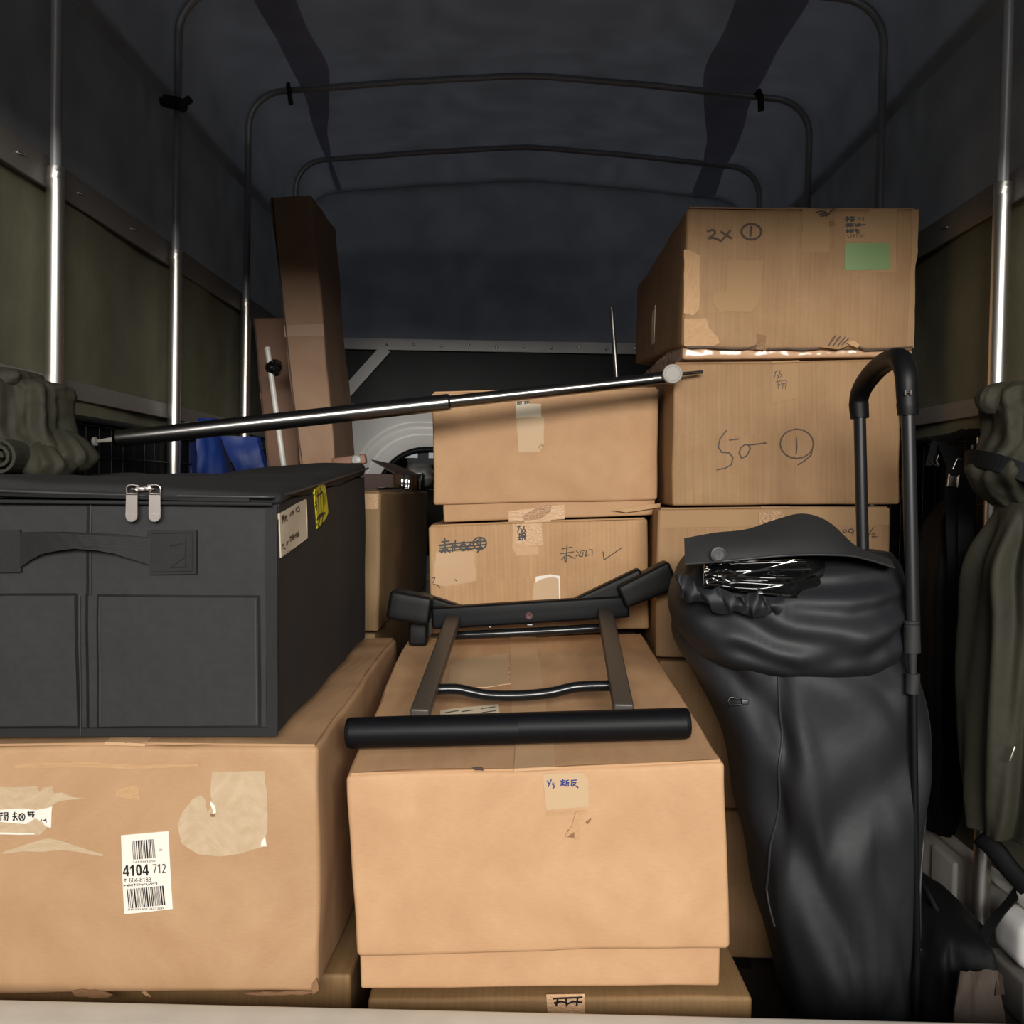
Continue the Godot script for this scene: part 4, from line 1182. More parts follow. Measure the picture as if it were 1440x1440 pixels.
	turned(st, Vector3(-0.3183, 0.8702, -1.922), Vector3(0, 0, 1), [Vector2(0.0, 0.005), Vector2(0.004, 0.0095), Vector2(0.008, 0.0105), Vector2(0.012, 0.008), Vector2(0.014, 0.0001)], 14)
	part("knob", st, M.white_paint, wd, "shiny white knob")
# ---------------------------------------------------------------- the black case
func storage_case() -> void:
	var body := shell([Vector2(-0.6764, 0.5193), Vector2(-0.2787, 0.5279), Vector2(-0.2833, 0.7998), Vector2(-0.678, 0.7922)], -1.145, -1.80, {}, 0.002, 0.010)
	var up: float = 0.8352 - body.hi.y
	body.off[0] += Vector3(0, 0.006, 0)
	body.off[1] += Vector3(0, 0.015, 0)
	body.off[2] += Vector3(0, 0.012, 0)
	body.off[3] += Vector3(0, up, 0)
	var o := thing("storage_case", "big square black fabric case with a zipped lid, standing on the worn barcode carton", "storage case", base_of(body))
	shell_mesh(body, "body", o, M.case, 18, 1.0)
	var right: float = body.hi.x
	# the side panel and bindings
	var sp := on_side(body, true)
	var z0 := -1.150
	var z1 := -1.793
	var yb: float = body.lo.y
	var yt: float = body.hi.y
	var outline := PackedVector2Array()
	for k in 9:
		outline.append(Vector2(lerpf(z0, z1, k / 8.0), yb + 0.004))
	for k in 9:
		var t := 1.0 - k / 8.0
		outline.append(Vector2(lerpf(z0, z1, t), yt - 0.002))
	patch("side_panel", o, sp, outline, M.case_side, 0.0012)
	# lid
	var lid := shell([Vector2(-0.6769, 0.7939), Vector2(-0.2785, 0.7983), Vector2(-0.2803, 0.813), Vector2(-0.6771, 0.8209)], -1.139, -1.806, {}, 0.003, 0.011)
	for k in 4:
		lid.off[k] += Vector3(0, [0.012, up, 0.008, up + 0.012][k], 0)
	lid.dent = 0.005
	var lm := shell_mesh(lid, "lid", o, M.case_trim, 18, 1.0)
	lm.set_meta("label", "sagging zipped lid")
	var fp := on_front(body)
	var lf := on_front(lid)
	var st := begin()
	var line := PackedVector3Array()
	var low := PackedVector3Array()
	for k in 31:
		var x := lerpf(-0.676, right - 0.004, k / 30.0)
		var t := k / 30.0
		line.append(Vector3(x, lerpf(0.8087, 0.8055, t) - 0.002 * sin(t * PI), -1.1365 + 0.001 * sin(t * 9.0)))
		low.append(Vector3(x, lerpf(0.7939, 0.7974, t), -1.1375))
	for k in 12:
		var t := (k + 1) / 12.0
		line.append(Vector3(right + 0.003 + 0.002 * minf(1.0, t * 8.0), lerpf(0.8064, 0.8463 + 0.006, t), lerpf(-1.142, -1.79, t)))
	tube(st, line, 0.0019, 8)
	part("piping", st, M.cord, o)
	st = begin()
	tube(st, low, 0.0024, 8)
	part("piping", st, M.case_trim, o)
	st = begin()
	ribbon(st, PackedVector3Array([Vector3(-0.676, 0.8038, -1.1372), Vector3(right - 0.03, 0.8026, -1.1372)]), Vector3(0, 1, 0), 0.006, 0.002)
	part("zipper", st, M.plastic_black, o)
	# two nickel zip pulls
	for e in [[188.0, 186.5, 0.02], [211.0, 218.5, -0.02]]:
		var zc: Vector3
		st = begin()
		var top: Vector3 = Vector3(-0.4433, 0.8099, -1.131) if e[0] < 200.0 else Vector3(-0.4172, 0.8104, -1.131)
		zc = top
		var inn := 1.0 if e[0] < 200.0 else -1.0
		tube(st, smooth_path([top + Vector3(-0.006 * inn, -0.004, 0), top + Vector3(-0.006 * inn, 0.004, 0.001), top + Vector3(-0.001 * inn, 0.0065, 0.001), top + Vector3(0.008 * inn, 0.0055, 0.001)], 5), 0.0013, 8)
		tube(st, smooth_path([top + Vector3(0.006 * inn, -0.004, 0), top + Vector3(0.0055 * inn, 0.001, 0.002), top + Vector3(0.0, 0.002, 0.002)], 5), 0.0012, 8)
		round_box(st, top + Vector3(0.009 * inn, 0.002, -0.001), Vector3(0.011, 0.006, 0.006), 0.002)
		tube(st, PackedVector3Array([top + Vector3(-0.0065, -0.0035, 0), top + Vector3(0.0065, -0.0035, 0)]), 0.0013, 8)
		var pull := part("zip_pull", st, M.nickel, o, "nickel zip pull")
		st = begin(-1)
		var tab := PackedVector2Array([Vector2(-0.0065, -0.005), Vector2(0.0065, -0.005), Vector2(0.0068, -0.028)])
		for k in 7:
			var a := PI * k / 6.0
			tab.append(Vector2(0.0068 * cos(a), -0.029 - 0.0066 * sin(a)))
		tab.append(Vector2(-0.0068, -0.028))
		patch("tab", pull, func(p, lift): return zc + Vector3(p.x + e[2] * 0.4 * (p.y + 0.005), p.y, lift - 0.001 + 0.02 * (p.y + 0.035) * 0.2), tab, M.nickel, 0.0022)
		patch("tab_end", pull, func(p, lift): return zc + Vector3(p.x + e[2] * 0.4 * (p.y + 0.005), p.y, lift + 0.0010), PackedVector2Array([Vector2(-0.0066, -0.0265), Vector2(0.0066, -0.0265), Vector2(0.0052, -0.0325), Vector2(0.002, -0.0352), Vector2(-0.002, -0.0352), Vector2(-0.0052, -0.0325)]), M.nickel, 0.0012)
	# webbing handle with its two sewn-on pads
	var band := PackedVector2Array()
	var up_edge: PackedVector2Array = lines_of("-576.2,759.1 -548.3,760.5 -519.6,761.1 -491.0,760.8 -462.3,759.7 -423.8,755.6")[0]
	var lo_edge: PackedVector2Array = lines_of("-423.4,724.6 -441.5,730.7 -462.1,737.7 -482.6,741.4 -507.2,742.5 -527.6,739.7 -548.1,735.2 -561.2,728.4 -575.9,718.2")[0]
	band.append_array(up_edge)
	band.append_array(lo_edge)
	var bow := func(p: Vector2, lift: float) -> Vector3:
		var t := clampf((p.x + 0.575) / 0.15, 0.0, 1.0)
		return fp.call(p, lift + 0.012 * sin(t * PI))
	patch("handle", o, bow, band, M.webbing, 0.006, "black webbing handle")
	for pad in [poly("-627.6,760.4 -577.4,762.2 -575.4,713.0 -627.3,711.1"), poly("-428.6,764.3 -372.0,766.2 -371.4,715.4 -425.6,713.5")]:
		patch("handle_pad", o, fp, pad, M.webbing, 0.0045)
	scrawl(o, fp, "-384.2,755.4 -383.8,722.6; -387.4,750.4 -402.2,746.8; -398.6,723.9 -384.0,735.7; -401.9,722.2 -380.5,723.5; -423.7,761.1 -376.1,762.9; -376.1,762.9 -375.5,718.6; -375.5,718.6 -422.4,716.9", 0.0012, M.plastic_black, 0.005, "stitching")
	# two stiff pocket panels low on the front, and the seams
	for e in [[poly("-672.9,683.7 -514.3,686.9 -509.6,535.8 -672.0,531.5"), "pocket_panel"], [poly("-485.4,686.7 -301.8,688.7 -299.0,540.3 -484.8,535.5"), "pocket_panel"]]:
		patch(e[1], o, fp, e[0], M.case, 0.0024)
	scrawl(o, fp, "-672.9,685.3 -512.7,688.6; -512.7,688.6 -507.9,535.0; -486.3,688.3 -300.2,690.4; -300.2,690.4 -297.3,539.5; -487.1,688.3 -486.4,534.7; -672.0,530.7 -507.9,534.2; -486.4,534.7 -296.5,538.7", 0.0022, M.plastic_black, 0.0012, "seam")
	scrawl(o, fp, "-483.7,683.4 -482.3,538.9; -304.2,685.4 -301.5,543.6; -507.7,687.0 -505.4,525.1; -495.5,794.1 -495.3,688.9", 0.0013, M.cord, 0.003, "stitching")
	scrawl(o, fp, "-499.6,794.0 -499.5,688.8; -500.3,688.8 -497.9,525.3", 0.003, M.plastic_black, 0.001, "seam")
	patch("corner_binding", o, fp, poly("-294.2,796.3 -281.1,796.6 -276.6,530.1 -289.8,529.8"), M.case_trim, 0.002)
	patch("bottom_binding", o, fp, poly("-673.6,529.0 -278.4,538.3 -278.2,528.4 -673.5,519.0"), M.case_trim, 0.002)
	# the paper label and the scratched yellow sticker on the side
	var lab := [Vector2(-1.1488, 0.7825), Vector2(-1.3047, 0.7903), Vector2(-1.3125, 0.7384), Vector2(-1.1654, 0.7294)]
	patch("label", o, sp, PackedVector2Array(lab), M.paper_cream, 0.0030, "cream paper label with two lines of handwriting")
	scrawl(o, sp, "-1158.6,778.4 -1168.7,778.7; -1162.9,778.4 -1163.1,775.5; -1158.7,777.0 -1168.8,777.3; -1160.2,775.3 -1168.9,775.7; -1160.3,774.2 -1170.4,774.7; -1164.7,772.7 -1162.0,769.6; -1173.2,777.3 -1172.4,770.3; -1173.2,776.6 -1183.6,777.1; -1183.6,777.1 -1183.1,770.6; -1173.4,774.4 -1182.8,774.8; -1177.6,777.0 -1177.1,770.8; -1187.3,770.4 -1188.5,770.7; -1207.0,779.1 -1200.5,774.2; -1204.6,778.4 -1208.5,774.7; -1213.3,778.9 -1212.3,774.6; -1215.8,779.2 -1222.1,779.4; -1219.0,779.4 -1221.1,775.0; -1217.2,777.3 -1224.8,777.5; -1223.5,778.9 -1225.6,774.9; -1239.8,781.8 -1238.5,777.4; -1238.3,780.4 -1244.8,780.9; -1248.1,782.3 -1245.0,777.9; -1251.5,781.5 -1258.1,782.8; -1258.2,782.1 -1263.6,776.6; -1248.4,777.1 -1261.8,777.5; -1166.4,743.3 -1173.7,743.6; -1172.2,743.7 -1170.2,738.9; -1178.5,738.0 -1184.5,736.9; -1188.6,743.4 -1194.7,743.7; -1194.7,743.7 -1193.3,741.0; -1188.8,739.8 -1195.7,741.5; -1200.8,743.7 -1202.9,744.0; -1208.2,749.4 -1211.7,743.5; -1206.7,748.1 -1216.1,748.6; -1219.2,749.6 -1214.9,742.5; -1222.4,749.4 -1232.0,749.6; -1232.0,749.6 -1230.7,744.5; -1222.5,747.2 -1231.9,747.3; -1222.4,744.6 -1232.0,744.6; -1240.2,749.9 -1237.2,745.7; -1246.7,751.1 -1243.8,744.5; -1240.3,747.7 -1250.2,748.3; -1253.4,750.7 -1250.4,745.7; -1260.1,751.2 -1257.1,746.1; -1250.2,748.7 -1263.7,749.1; -1252.1,745.6 -1265.6,746.0", 0.0019, M.ink, 0.0036)
	var ys := [Vector2(-1.3582, 0.799), Vector2(-1.4217, 0.8044), Vector2(-1.4338, 0.7807), Vector2(-1.4406, 0.7599), Vector2(-1.4205, 0.7515), Vector2(-1.3954, 0.7506), Vector2(-1.3714, 0.7468), Vector2(-1.3702, 0.7626), Vector2(-1.3593, 0.7825)]
	patch("sticker", o, sp, jagged(PackedVector2Array(ys), 0.0012, 0.008, 81), M.yellow, 0.0030, "scratched yellow sticker with black marks")
	scrawl(o, sp, "-1359.6,796.3 -1355.9,793.1; -1371.5,797.0 -1374.4,791.2; -1383.7,797.6 -1380.0,791.9; -1391.9,798.0 -1396.5,792.5; -1368.9,789.7 -1404.9,792.4; -1376.2,788.7 -1380.2,767.2; -1392.5,790.1 -1396.6,767.5; -1407.1,790.6 -1411.8,767.8; -1364.4,785.7 -1365.3,772.6; -1420.1,788.7 -1419.0,774.4; -1374.0,762.5 -1406.9,764.6; -1366.2,759.5 -1419.9,762.5; -1386.5,758.7 -1374.9,751.0; -1407.3,759.6 -1399.5,751.5; -1366.6,754.6 -1362.8,751.5; -1356.7,782.6 -1364.6,782.4; -1357.0,777.7 -1367.3,777.8", 0.0030, M.plastic_black, 0.0036, "print")

# ---------------------------------------------------------------- the folding stand on the carton
func stand() -> void:
	var o := thing("folding_stand", "black folding metal stand with two splayed arms lying on the big plain carton", "folding stand", Vector3(0.004, 0.4535, -1.45))
	var st := begin()
	var a: Vector3 = Vector3(-0.2074, 0.5188, -1.205)
	var b: Vector3 = Vector3(0.2102, 0.5399, -1.205)
	var d := (b - a).normalized()
	turned(st, a, d, [Vector2(0, 0.0001), Vector2(0, 0.0145), Vector2(0.0015, 0.0175), Vector2(0.006, 0.0188), Vector2(0.21, 0.0191), Vector2(a.distance_to(b) - 0.006, 0.0188), Vector2(a.distance_to(b) - 0.0015, 0.0175), Vector2(a.distance_to(b), 0.0145), Vector2(a.distance_to(b), 0.0001)], 32)
	part("foot_tube", st, M.rubber, o, "thick black rubber-sleeved tube")
	for e in [[Vector3(-0.1194, 0.5401, -1.215), Vector3(-0.1103, 0.6011, -1.7), 0.024], [Vector3(0.1307, 0.5516, -1.215), Vector3(0.1462, 0.6185, -1.7), 0.025]]:
		st = begin(-1)
		var p: Vector3 = e[0]
		var q: Vector3 = e[1]
		var dir := (q - p).normalized()
		var len := p.distance_to(q)
		var x := Vector3(1, 0, 0)
		x = (x - dir * dir.x).normalized()
		round_box(st, (p + q) / 2.0, Vector3(e[2], 0.016, len), 0.003, null, 2, Basis(x, (-dir).cross(x), -dir))
		part("side_bar", st, M.bar_flat, o, "flat side bar")
	st = begin()
	tube(st, smooth_path([Vector3(-0.1165, 0.5475, -1.335), Vector3(-0.0839, 0.5491, -1.335), Vector3(-0.0627, 0.5457, -1.335), Vector3(-0.0357, 0.5419, -1.333), Vector3(0.0073, 0.5428, -1.333), Vector3(0.0455, 0.5471, -1.335), Vector3(0.0808, 0.5553, -1.336), Vector3(0.1286, 0.5582, -1.336)], 6), 0.0076, 14)
	part("curved_bar", st, M.enamel, o, "glossy curved cross bar")
	# the head: a thick bar between the splayed arms
	st = begin()
	a = Vector3(-0.1471, 0.5979, -1.69)
	b = Vector3(0.1863, 0.6253, -1.69)
	d = (b - a).normalized()
	round_box(st, (a + b) / 2.0, Vector3(a.distance_to(b), 0.037, 0.030), 0.005, null, 3, Basis(d, Vector3(0, 0, 1).cross(d), Vector3(0, 0, 1)))
	var head := part("head_bar", st, M.rubber, o)
	for e in [[Vector3(-0.0483, 0.5864, -1.674), 0.006], [Vector3(0.0188, 0.5914, -1.674), 0.011]]:
		st = begin(-1)
		round_box(st, e[0], Vector3(e[1], 0.004, 0.004), 0.0015)
		part("rivet", st, M.steel_dull, head)
	st = begin()
	turned(st, Vector3(0.0173, 0.6068, -1.6755), Vector3(0, 0, 1), [Vector2(0, 0.006), Vector2(0.001, 0.006), Vector2(0.001, 0.0045), Vector2(0.0006, 0.0001)], 12)
	part("badge", st, mat(Color(0.30, 0.10, 0.09), 0.5), head, "faint red badge")
	st = begin()
	tube(st, PackedVector3Array([Vector3(-0.1072, 0.5699, -1.68), Vector3(-0.0349, 0.5757, -1.675), Vector3(0.061, 0.5825, -1.675), Vector3(0.1476, 0.5896, -1.68)]), 0.0075, 12)
	part("lower_bar", st, M.enamel, o)
	# arms: blocks of black plastic, thicker at their ends
	st = begin()
	var arm := func(to: SurfaceTool, p: Vector3, q: Vector3, w0: float, w1: float, deep: float) -> void:
		var dd := (q - p).normalized()
		var up := Vector3(0, 0, 1).cross(dd)
		var len := p.distance_to(q)
		round_box(to, (p + q) / 2.0, Vector3(len, maxf(w0, w1), deep), 0.007, func(r):
			var t: float = clampf(r.x / len + 0.5, 0.0, 1.0)
			return Vector3(r.x, r.y * lerpf(w0, w1, t) / maxf(w0, w1), r.z), 4, Basis(dd, up, Vector3(0, 0, 1)))
	arm.call(st, Vector3(-0.092, 0.6088, -1.72), Vector3(-0.176, 0.6257, -1.73), 0.012, 0.026, 0.03)
	arm.call(st, Vector3(-0.1499, 0.6094, -1.705), Vector3(-0.2229, 0.6196, -1.71), 0.048, 0.050, 0.055)
	part("arm", st, M.plastic_black, o)
	st = begin()
	round_box(st, Vector3(-0.1758, 0.5657, -1.75), Vector3(0.032, 0.045, 0.04), 0.005, null, 2)
	part("arm_foot", st, M.plastic_black, o)
	st = begin()
	arm.call(st, Vector3(0.0808, 0.6202, -1.705), Vector3(0.2113, 0.6702, -1.695), 0.014, 0.046, 0.03)
	arm.call(st, Vector3(0.171, 0.6413, -1.685), Vector3(0.2599, 0.6825, -1.69), 0.040, 0.050, 0.05)
	part("arm", st, M.plastic_black, o)

# ---------------------------------------------------------------- the trolley bag
func trolley_bag() -> void:
	var o := thing("trolley_bag", "tall soft black shopping trolley bag with a raised telescopic handle", "trolley bag", Vector3(0.38, 0, -1.43))
	# rings: [centre, half width, half depth]
	var keys := [
		[(Vector3(0.4853, 0.0773, -1.43) + Vector3(0, 0, 0)), 0.070, 0.085],
		[Vector3(0.4787, 0.0938, -1.43), 0.083, 0.10],
		[Vector3(0.471, 0.153, -1.43), 0.092, 0.115],
		[Vector3(0.4581, 0.2513, -1.43), 0.107, 0.125],
		[Vector3(0.4492, 0.3547, -1.43), 0.119, 0.13],
		[Vector3(0.4383, 0.4576, -1.43), 0.132, 0.135],
		[Vector3(0.4114, 0.5497, -1.43), 0.150, 0.135],
		[Vector3(0.3855, 0.6056, -1.43), 0.155, 0.13],
		[Vector3(0.3784, 0.6434, -1.43), 0.150, 0.125],
		[Vector3(0.3797, 0.6721, -1.43), 0.142, 0.115],
	]
	# valleys pressed into the front: polylines of (across -1..1, height 0..1), depth, width
	var valleys := [
		[[Vector2(-0.72, 0.46), Vector2(-0.35, 0.36), Vector2(-0.12, 0.28), Vector2(0.0, 0.10)], 0.085, 0.07],
		[[Vector2(-0.25, 0.475), Vector2(0.2, 0.525), Vector2(0.66, 0.575)], 0.070, 0.050],
		[[Vector2(0.26, 0.42), Vector2(0.55, 0.33), Vector2(0.8, 0.20)], 0.055, 0.06],
		[[Vector2(-0.29, 0.80), Vector2(-0.46, 0.667), Vector2(-0.68, 0.556), Vector2(-0.92, 0.40)], 0.060, 0.055],
		[[Vector2(0.10, 0.78), Vector2(0.40, 0.72), Vector2(0.75, 0.62)], 0.050, 0.06],
		[[Vector2(-0.75, 0.74), Vector2(-0.62, 0.66), Vector2(-0.58, 0.60)], 0.050, 0.06],
		[[Vector2(0.45, 0.20), Vector2(0.20, 0.13), Vector2(-0.3, 0.15)], 0.040, 0.06],
		[[Vector2(-0.2, 0.60), Vector2(0.15, 0.62), Vector2(0.5, 0.66)], 0.030, 0.06],
	]
	var press := func(list: Array, a: float, t: float) -> float:
		if sin(a) > 0.15:
			return 0.0
		var p := Vector2(signf(cos(a)) * pow(absf(cos(a)), 0.72), t)
		var sum := 0.0
		for e in list:
			var best := 9.0
			for k in e[0].size() - 1:
				var q: Vector2 = Geometry2D.get_closest_point_to_segment(p, e[0][k], e[0][k + 1])
				best = minf(best, ((p - q) * Vector2(0.55, 1.0)).length())
			sum += e[1] * (exp(-pow(best / e[2], 2.0)) - 0.55 * exp(-pow((best - e[2] * 1.5) / e[2], 2.0)))
		return sum
	var fold := func(a: float, t: float) -> float:
		return 1.0 + 0.012 * sin(a * 3.0 + t * 5.0) - press.call(valleys, a, t) + nz.get_noise_3d(cos(a) * 22, t * 60, sin(a) * 22) * 0.03
	var st := begin()
	var rings := fill_rings(keys, 9)
	loft(st, rings, 120, fold, 0.72)
	part("body", st, M.bag, o)
	var on_body := func(p: float, t: float, lift: float) -> Vector3:
		var c := signf(p) * pow(absf(p), 1.0 / 0.72)
		var a := -acos(clampf(c, -1.0, 1.0))
		var g := t * (rings.size() - 1)
		var i := clampi(int(g), 0, rings.size() - 2)
		var k := g - i
		var centre: Vector3 = rings[i][0].lerp(rings[i + 1][0], k)
		var f: float = fold.call(a, t)
		return centre + Vector3(p * lerpf(rings[i][1], rings[i + 1][1], k), 0, pow(absf(sin(a)), 0.72) * lerpf(rings[i][2], rings[i + 1][2], k)) * f + Vector3(p * 0.5, 0, 1).normalized() * lift
	# the rounded upper pouch that sags over the body
	st = begin()
	var creases := [
		[[Vector2(-0.8, 0.55), Vector2(-0.3, 0.38), Vector2(0.2, 0.34)], 0.050, 0.07],
		[[Vector2(-0.1, 0.52), Vector2(0.3, 0.50), Vector2(0.8, 0.56)], 0.045, 0.06],
		[[Vector2(0.1, 0.24), Vector2(0.5, 0.30), Vector2(0.85, 0.42)], 0.040, 0.06],
		[[Vector2(-0.6, 0.30), Vector2(-0.2, 0.20)], 0.040, 0.05],
		[[Vector2(-0.7, 0.74), Vector2(0.0, 0.68), Vector2(0.6, 0.72)], 0.040, 0.06],
	]
	var pk := [[Vector3(0.399, 0.5703, -1.395), 0.06, 0.07], [Vector3(0.3839, 0.5901, -1.4), 0.128, 0.115], [Vector3(0.3764, 0.6244, -1.405), 0.153, 0.137], [Vector3(0.3747, 0.6641, -1.41), 0.157, 0.138], [Vector3(0.3785, 0.6985, -1.42), 0.153, 0.128], [Vector3(0.3845, 0.7233, -1.43), 0.148, 0.115], [Vector3(0.3909, 0.7412, -1.44), 0.135, 0.10]]
	loft(st, fill_rings(pk, 9), 120, func(a, t): return 1.0 + 0.010 * sin(a * 5.0 + t * 4.0) - press.call(creases, a, t) + nz.get_noise_3d(cos(a) * 30, t * 40, sin(a) * 30) * 0.035, 0.7)
	part("upper_pouch", st, M.bag, o)
	# ruffled drawstring collar on the left of the pouch
	st = begin()
	var frill := func(u: float, v: float) -> Vector3:
		var p: Vector3 = (Vector3(0.2058, 0.6995, -1.3)).lerp(Vector3(0.3318, 0.6804, -1.262), u) + Vector3(0, -0.010 * sin(u * PI), 0.012 * sin(u * PI))
		var wave := sin(u * 44.0 + 2.0 * sin(u * 9.0))
		return p + Vector3(0.003 * sin(v * 5.0 + u * 30.0), (v - 0.5) * (0.026 + 0.008 * sin(u * 19.0)), wave * 0.0045 * (0.4 + absf(v - 0.5) * 1.6) + 0.008 * cos((v - 0.5) * PI))
	plate(st, frill, 110, 10, Vector3(0, 0, -0.003))
	part("drawstring_ruffle", st, M.bag, o)
	# the crumpled clear pocket
	st = begin()
	var pocket := func(u: float, v: float) -> Vector3:
		var p: Vector3 = (Vector3(0.2378, 0.6982, -1.282)).lerp(Vector3(0.3956, 0.6839, -1.274), u).lerp((Vector3(0.2389, 0.7305, -1.292)).lerp(Vector3(0.3975, 0.7397, -1.285), u), v)
		var rough := smoothstep(0.40, 0.05, u)
		return p + Vector3(0, 0, 0.016 * sin(u * PI) - 0.022 * smoothstep(0.72, 1.0, u + 0.12 * sin(v * 6.0)) - 0.012 * smoothstep(0.15, 0.0, v) + (0.006 * sin(v * 10.0 + u * 4.0 + 0.6) + 0.003 * sin(v * 21.0 - u * 6.0)) * sin(u * PI) + fine.get_noise_2d(u * 40, v * 16) * 0.006 * rough)
	plate(st, pocket, 56, 24, Vector3(0, 0, -0.002))
	part("clear_pocket", st, M.gloss_film, o, "crumpled glossy plastic pocket")
	# the stiff flap
	st = begin()
	var top_line := smooth_path([Vector3(0.2137, 0.7601, -1.3), Vector3(0.2524, 0.7685, -1.295), Vector3(0.2949, 0.7737, -1.3), Vector3(0.3385, 0.787, -1.32), Vector3(0.3768, 0.795, -1.33), Vector3(0.4111, 0.7843, -1.33), Vector3(0.4488, 0.7528, -1.33), Vector3(0.5003, 0.7351, -1.34)], 6)
	var low_line := smooth_path([Vector3(0.2112, 0.7284, -1.275), Vector3(0.2468, 0.7328, -1.262), Vector3(0.2863, 0.7375, -1.258), Vector3(0.3238, 0.7419, -1.258), Vector3(0.3583, 0.7442, -1.26), Vector3(0.3921, 0.7445, -1.265), Vector3(0.4306, 0.7419, -1.275), Vector3(0.4875, 0.7274, -1.3)], 6)
	var n := top_line.size() - 1
	var flap := func(u: float, v: float) -> Vector3:
		var i := mini(int(u * n), n - 1)
		var t := u * n - i
		var a := top_line[i].lerp(top_line[i + 1], t)
		var b := low_line[i].lerp(low_line[i + 1], t)
		return b.lerp(a, v) + Vector3(0, 0, 0.012 * sin(v * PI) * sin(u * PI))
	plate(st, flap, 48, 8, Vector3(0.004, -0.002, -0.012))
	var fl := part("flap", st, M.bag_flap, o, "stiff turned-down top flap")
	st = begin()
	var roof := func(u: float, v: float) -> Vector3:
		var i := mini(int(u * n), n - 1)
		var t := u * n - i
		var a := top_line[i].lerp(top_line[i + 1], t)
		return a.lerp(Vector3(lerpf(0.26, 0.50, u), a.y - 0.02, -1.53), v)
	plate(st, roof, 48, 10, Vector3(0, -0.004, 0))
	part("top_cover", st, M.bag_flap, o)
	st = begin()
	var edge := PackedVector3Array()
	for p in low_line:
		edge.append(p + Vector3(0, 0, 0.002))
	tube(st, edge, 0.0016, 6)
	part("edge_piping", st, M.cord, fl)
	st = begin()
	turned(st, Vector3(0.2503, 0.7422, -1.258), Vector3(0, 0, 1), [Vector2(0, 0.010), Vector2(0.002, 0.0098), Vector2(0.0026, 0.0075), Vector2(0.0016, 0.007), Vector2(0.0014, 0.0001)], 20)
	part("badge", st, M.cord, fl, "small oval badge with a raised mark")
	scrawl(fl, func(p, lift): return Vector3(p.x, p.y, -1.2562 + lift), "245.9,743.3 246.0,737.8 249.7,737.9; 252.2,743.4 252.4,738.0; 255.9,743.5 258.6,740.8 256.0,738.0", 0.0012, M.bar_flat, 0.0006, "emblem")
	# piping along the body's edges
	for e in [[[Vector2(0.93, 0.80), Vector2(0.985, 0.68), Vector2(0.97, 0.56), Vector2(0.95, 0.44), Vector2(0.90, 0.36), Vector2(0.93, 0.28), Vector2(0.94, 0.24)], 0.0020], [[Vector2(-0.29, 0.77), Vector2(-0.46, 0.667), Vector2(-0.68, 0.556), Vector2(-0.88, 0.43), Vector2(-0.95, 0.36), Vector2(-0.93, 0.30)], 0.0018]]:
		var path := PackedVector3Array()
		for k in e[0].size() - 1:
			for m in 10:
				var q: Vector2 = e[0][k].lerp(e[0][k + 1], m / 10.0)
				path.append(on_body.call(q.x, q.y, 0.001))
		st = begin()
		tube(st, path, e[1], 8)
		part("piping", st, M.cord, o)
	# zip pulls
	st = begin()
	var zc: Vector3 = on_body.call(-0.76, 0.66, 0.004)
	tube(st, PackedVector3Array([zc + Vector3(-0.013, 0.0, 0), zc + Vector3(-0.011, 0.005, 0), zc + Vector3(0.004, 0.004, 0), zc + Vector3(0.005, -0.004, 0), zc + Vector3(-0.011, -0.005, 0), zc + Vector3(-0.013, 0.0, 0)]), 0.0013, 6)
	round_box(st, zc + Vector3(0.009, -0.0005, 0), Vector3(0.009, 0.007, 0.003), 0.001)
	part("zip_pull", st, M.steel_dull, o)
	st = begin(-1)
	round_box(st, on_body.call(0.955, 0.262, 0.003), Vector3(0.004, 0.020, 0.003), 0.001, null, 1, Basis(Vector3(0, 0, 1), -0.2))
	part("zip_pull", st, M.nickel, o)
	# telescopic handle
	var near := [Vector3(0.5005, 0.9201, -1.3), Vector3(0.5144, 0.6592, -1.3)]
	var far := [Vector3(0.4986, 0.9305, -1.48), Vector3(0.5098, 0.7116, -1.48)]
	for e in [[near[0], near[1], 0.0088], [far[0], far[1], 0.0088]]:
		st = begin()
		var dd: Vector3 = (e[1] - e[0]).normalized()
		tube(st, PackedVector3Array([e[0] - dd * 0.02, e[1] + dd * 0.03]), e[2], 16)
		part("handle_post", st, M.post, o)
	st = begin()
	turned(st, Vector3(0.5146, 0.6173, -1.3), (near[0] - near[1]).normalized(), [Vector2(-0.03, 0.0045), Vector2(0, 0.006), Vector2(0.0, 0.0105), Vector2(0.034, 0.0105), Vector2(0.036, 0.0095), Vector2(0.038, 0.0105), Vector2(0.041, 0.0105), Vector2(0.042, 0.0085)], 16)
	turned(st, Vector3(0.5161, 0.5632, -1.3), Vector3.UP, [Vector2(0, 0.0045), Vector2(0, 0.009), Vector2(0.026, 0.009), Vector2(0.026, 0.0045)], 16)
	part("joint", st, M.bag_flap, o)
	st = begin()
	tube(st, PackedVector3Array([Vector3(0.5145, 0.622, -1.3), Vector3(0.5181, 0.5586, -1.3), Vector3(0.5285, 0.3963, -1.31), Vector3(0.5444, 0.2166, -1.33), Vector3(0.5549, 0.07, -1.35)]), 0.0045, 10)
	tube(st, PackedVector3Array([far[1], Vector3(0.5199, 0.07, -1.50)]), 0.0045, 10)
	part("lower_rod", st, M.plastic_black, o)
	# the grip: a bent bar with a thick moulded end at each post
	st = begin()
	var grip := smooth_path([near[0] + Vector3(0, 0.006, 0), Vector3(0.4988, 0.9477, -1.3), Vector3(0.4979, 0.9814, -1.305), Vector3(0.4994, 1.0038, -1.335), Vector3(0.5002, 1.0035, -1.4), Vector3(0.4979, 0.9855, -1.455), Vector3(0.4967, 0.9641, -1.48), far[0] + Vector3(0, 0.004, 0)], 7)
	var gr := []
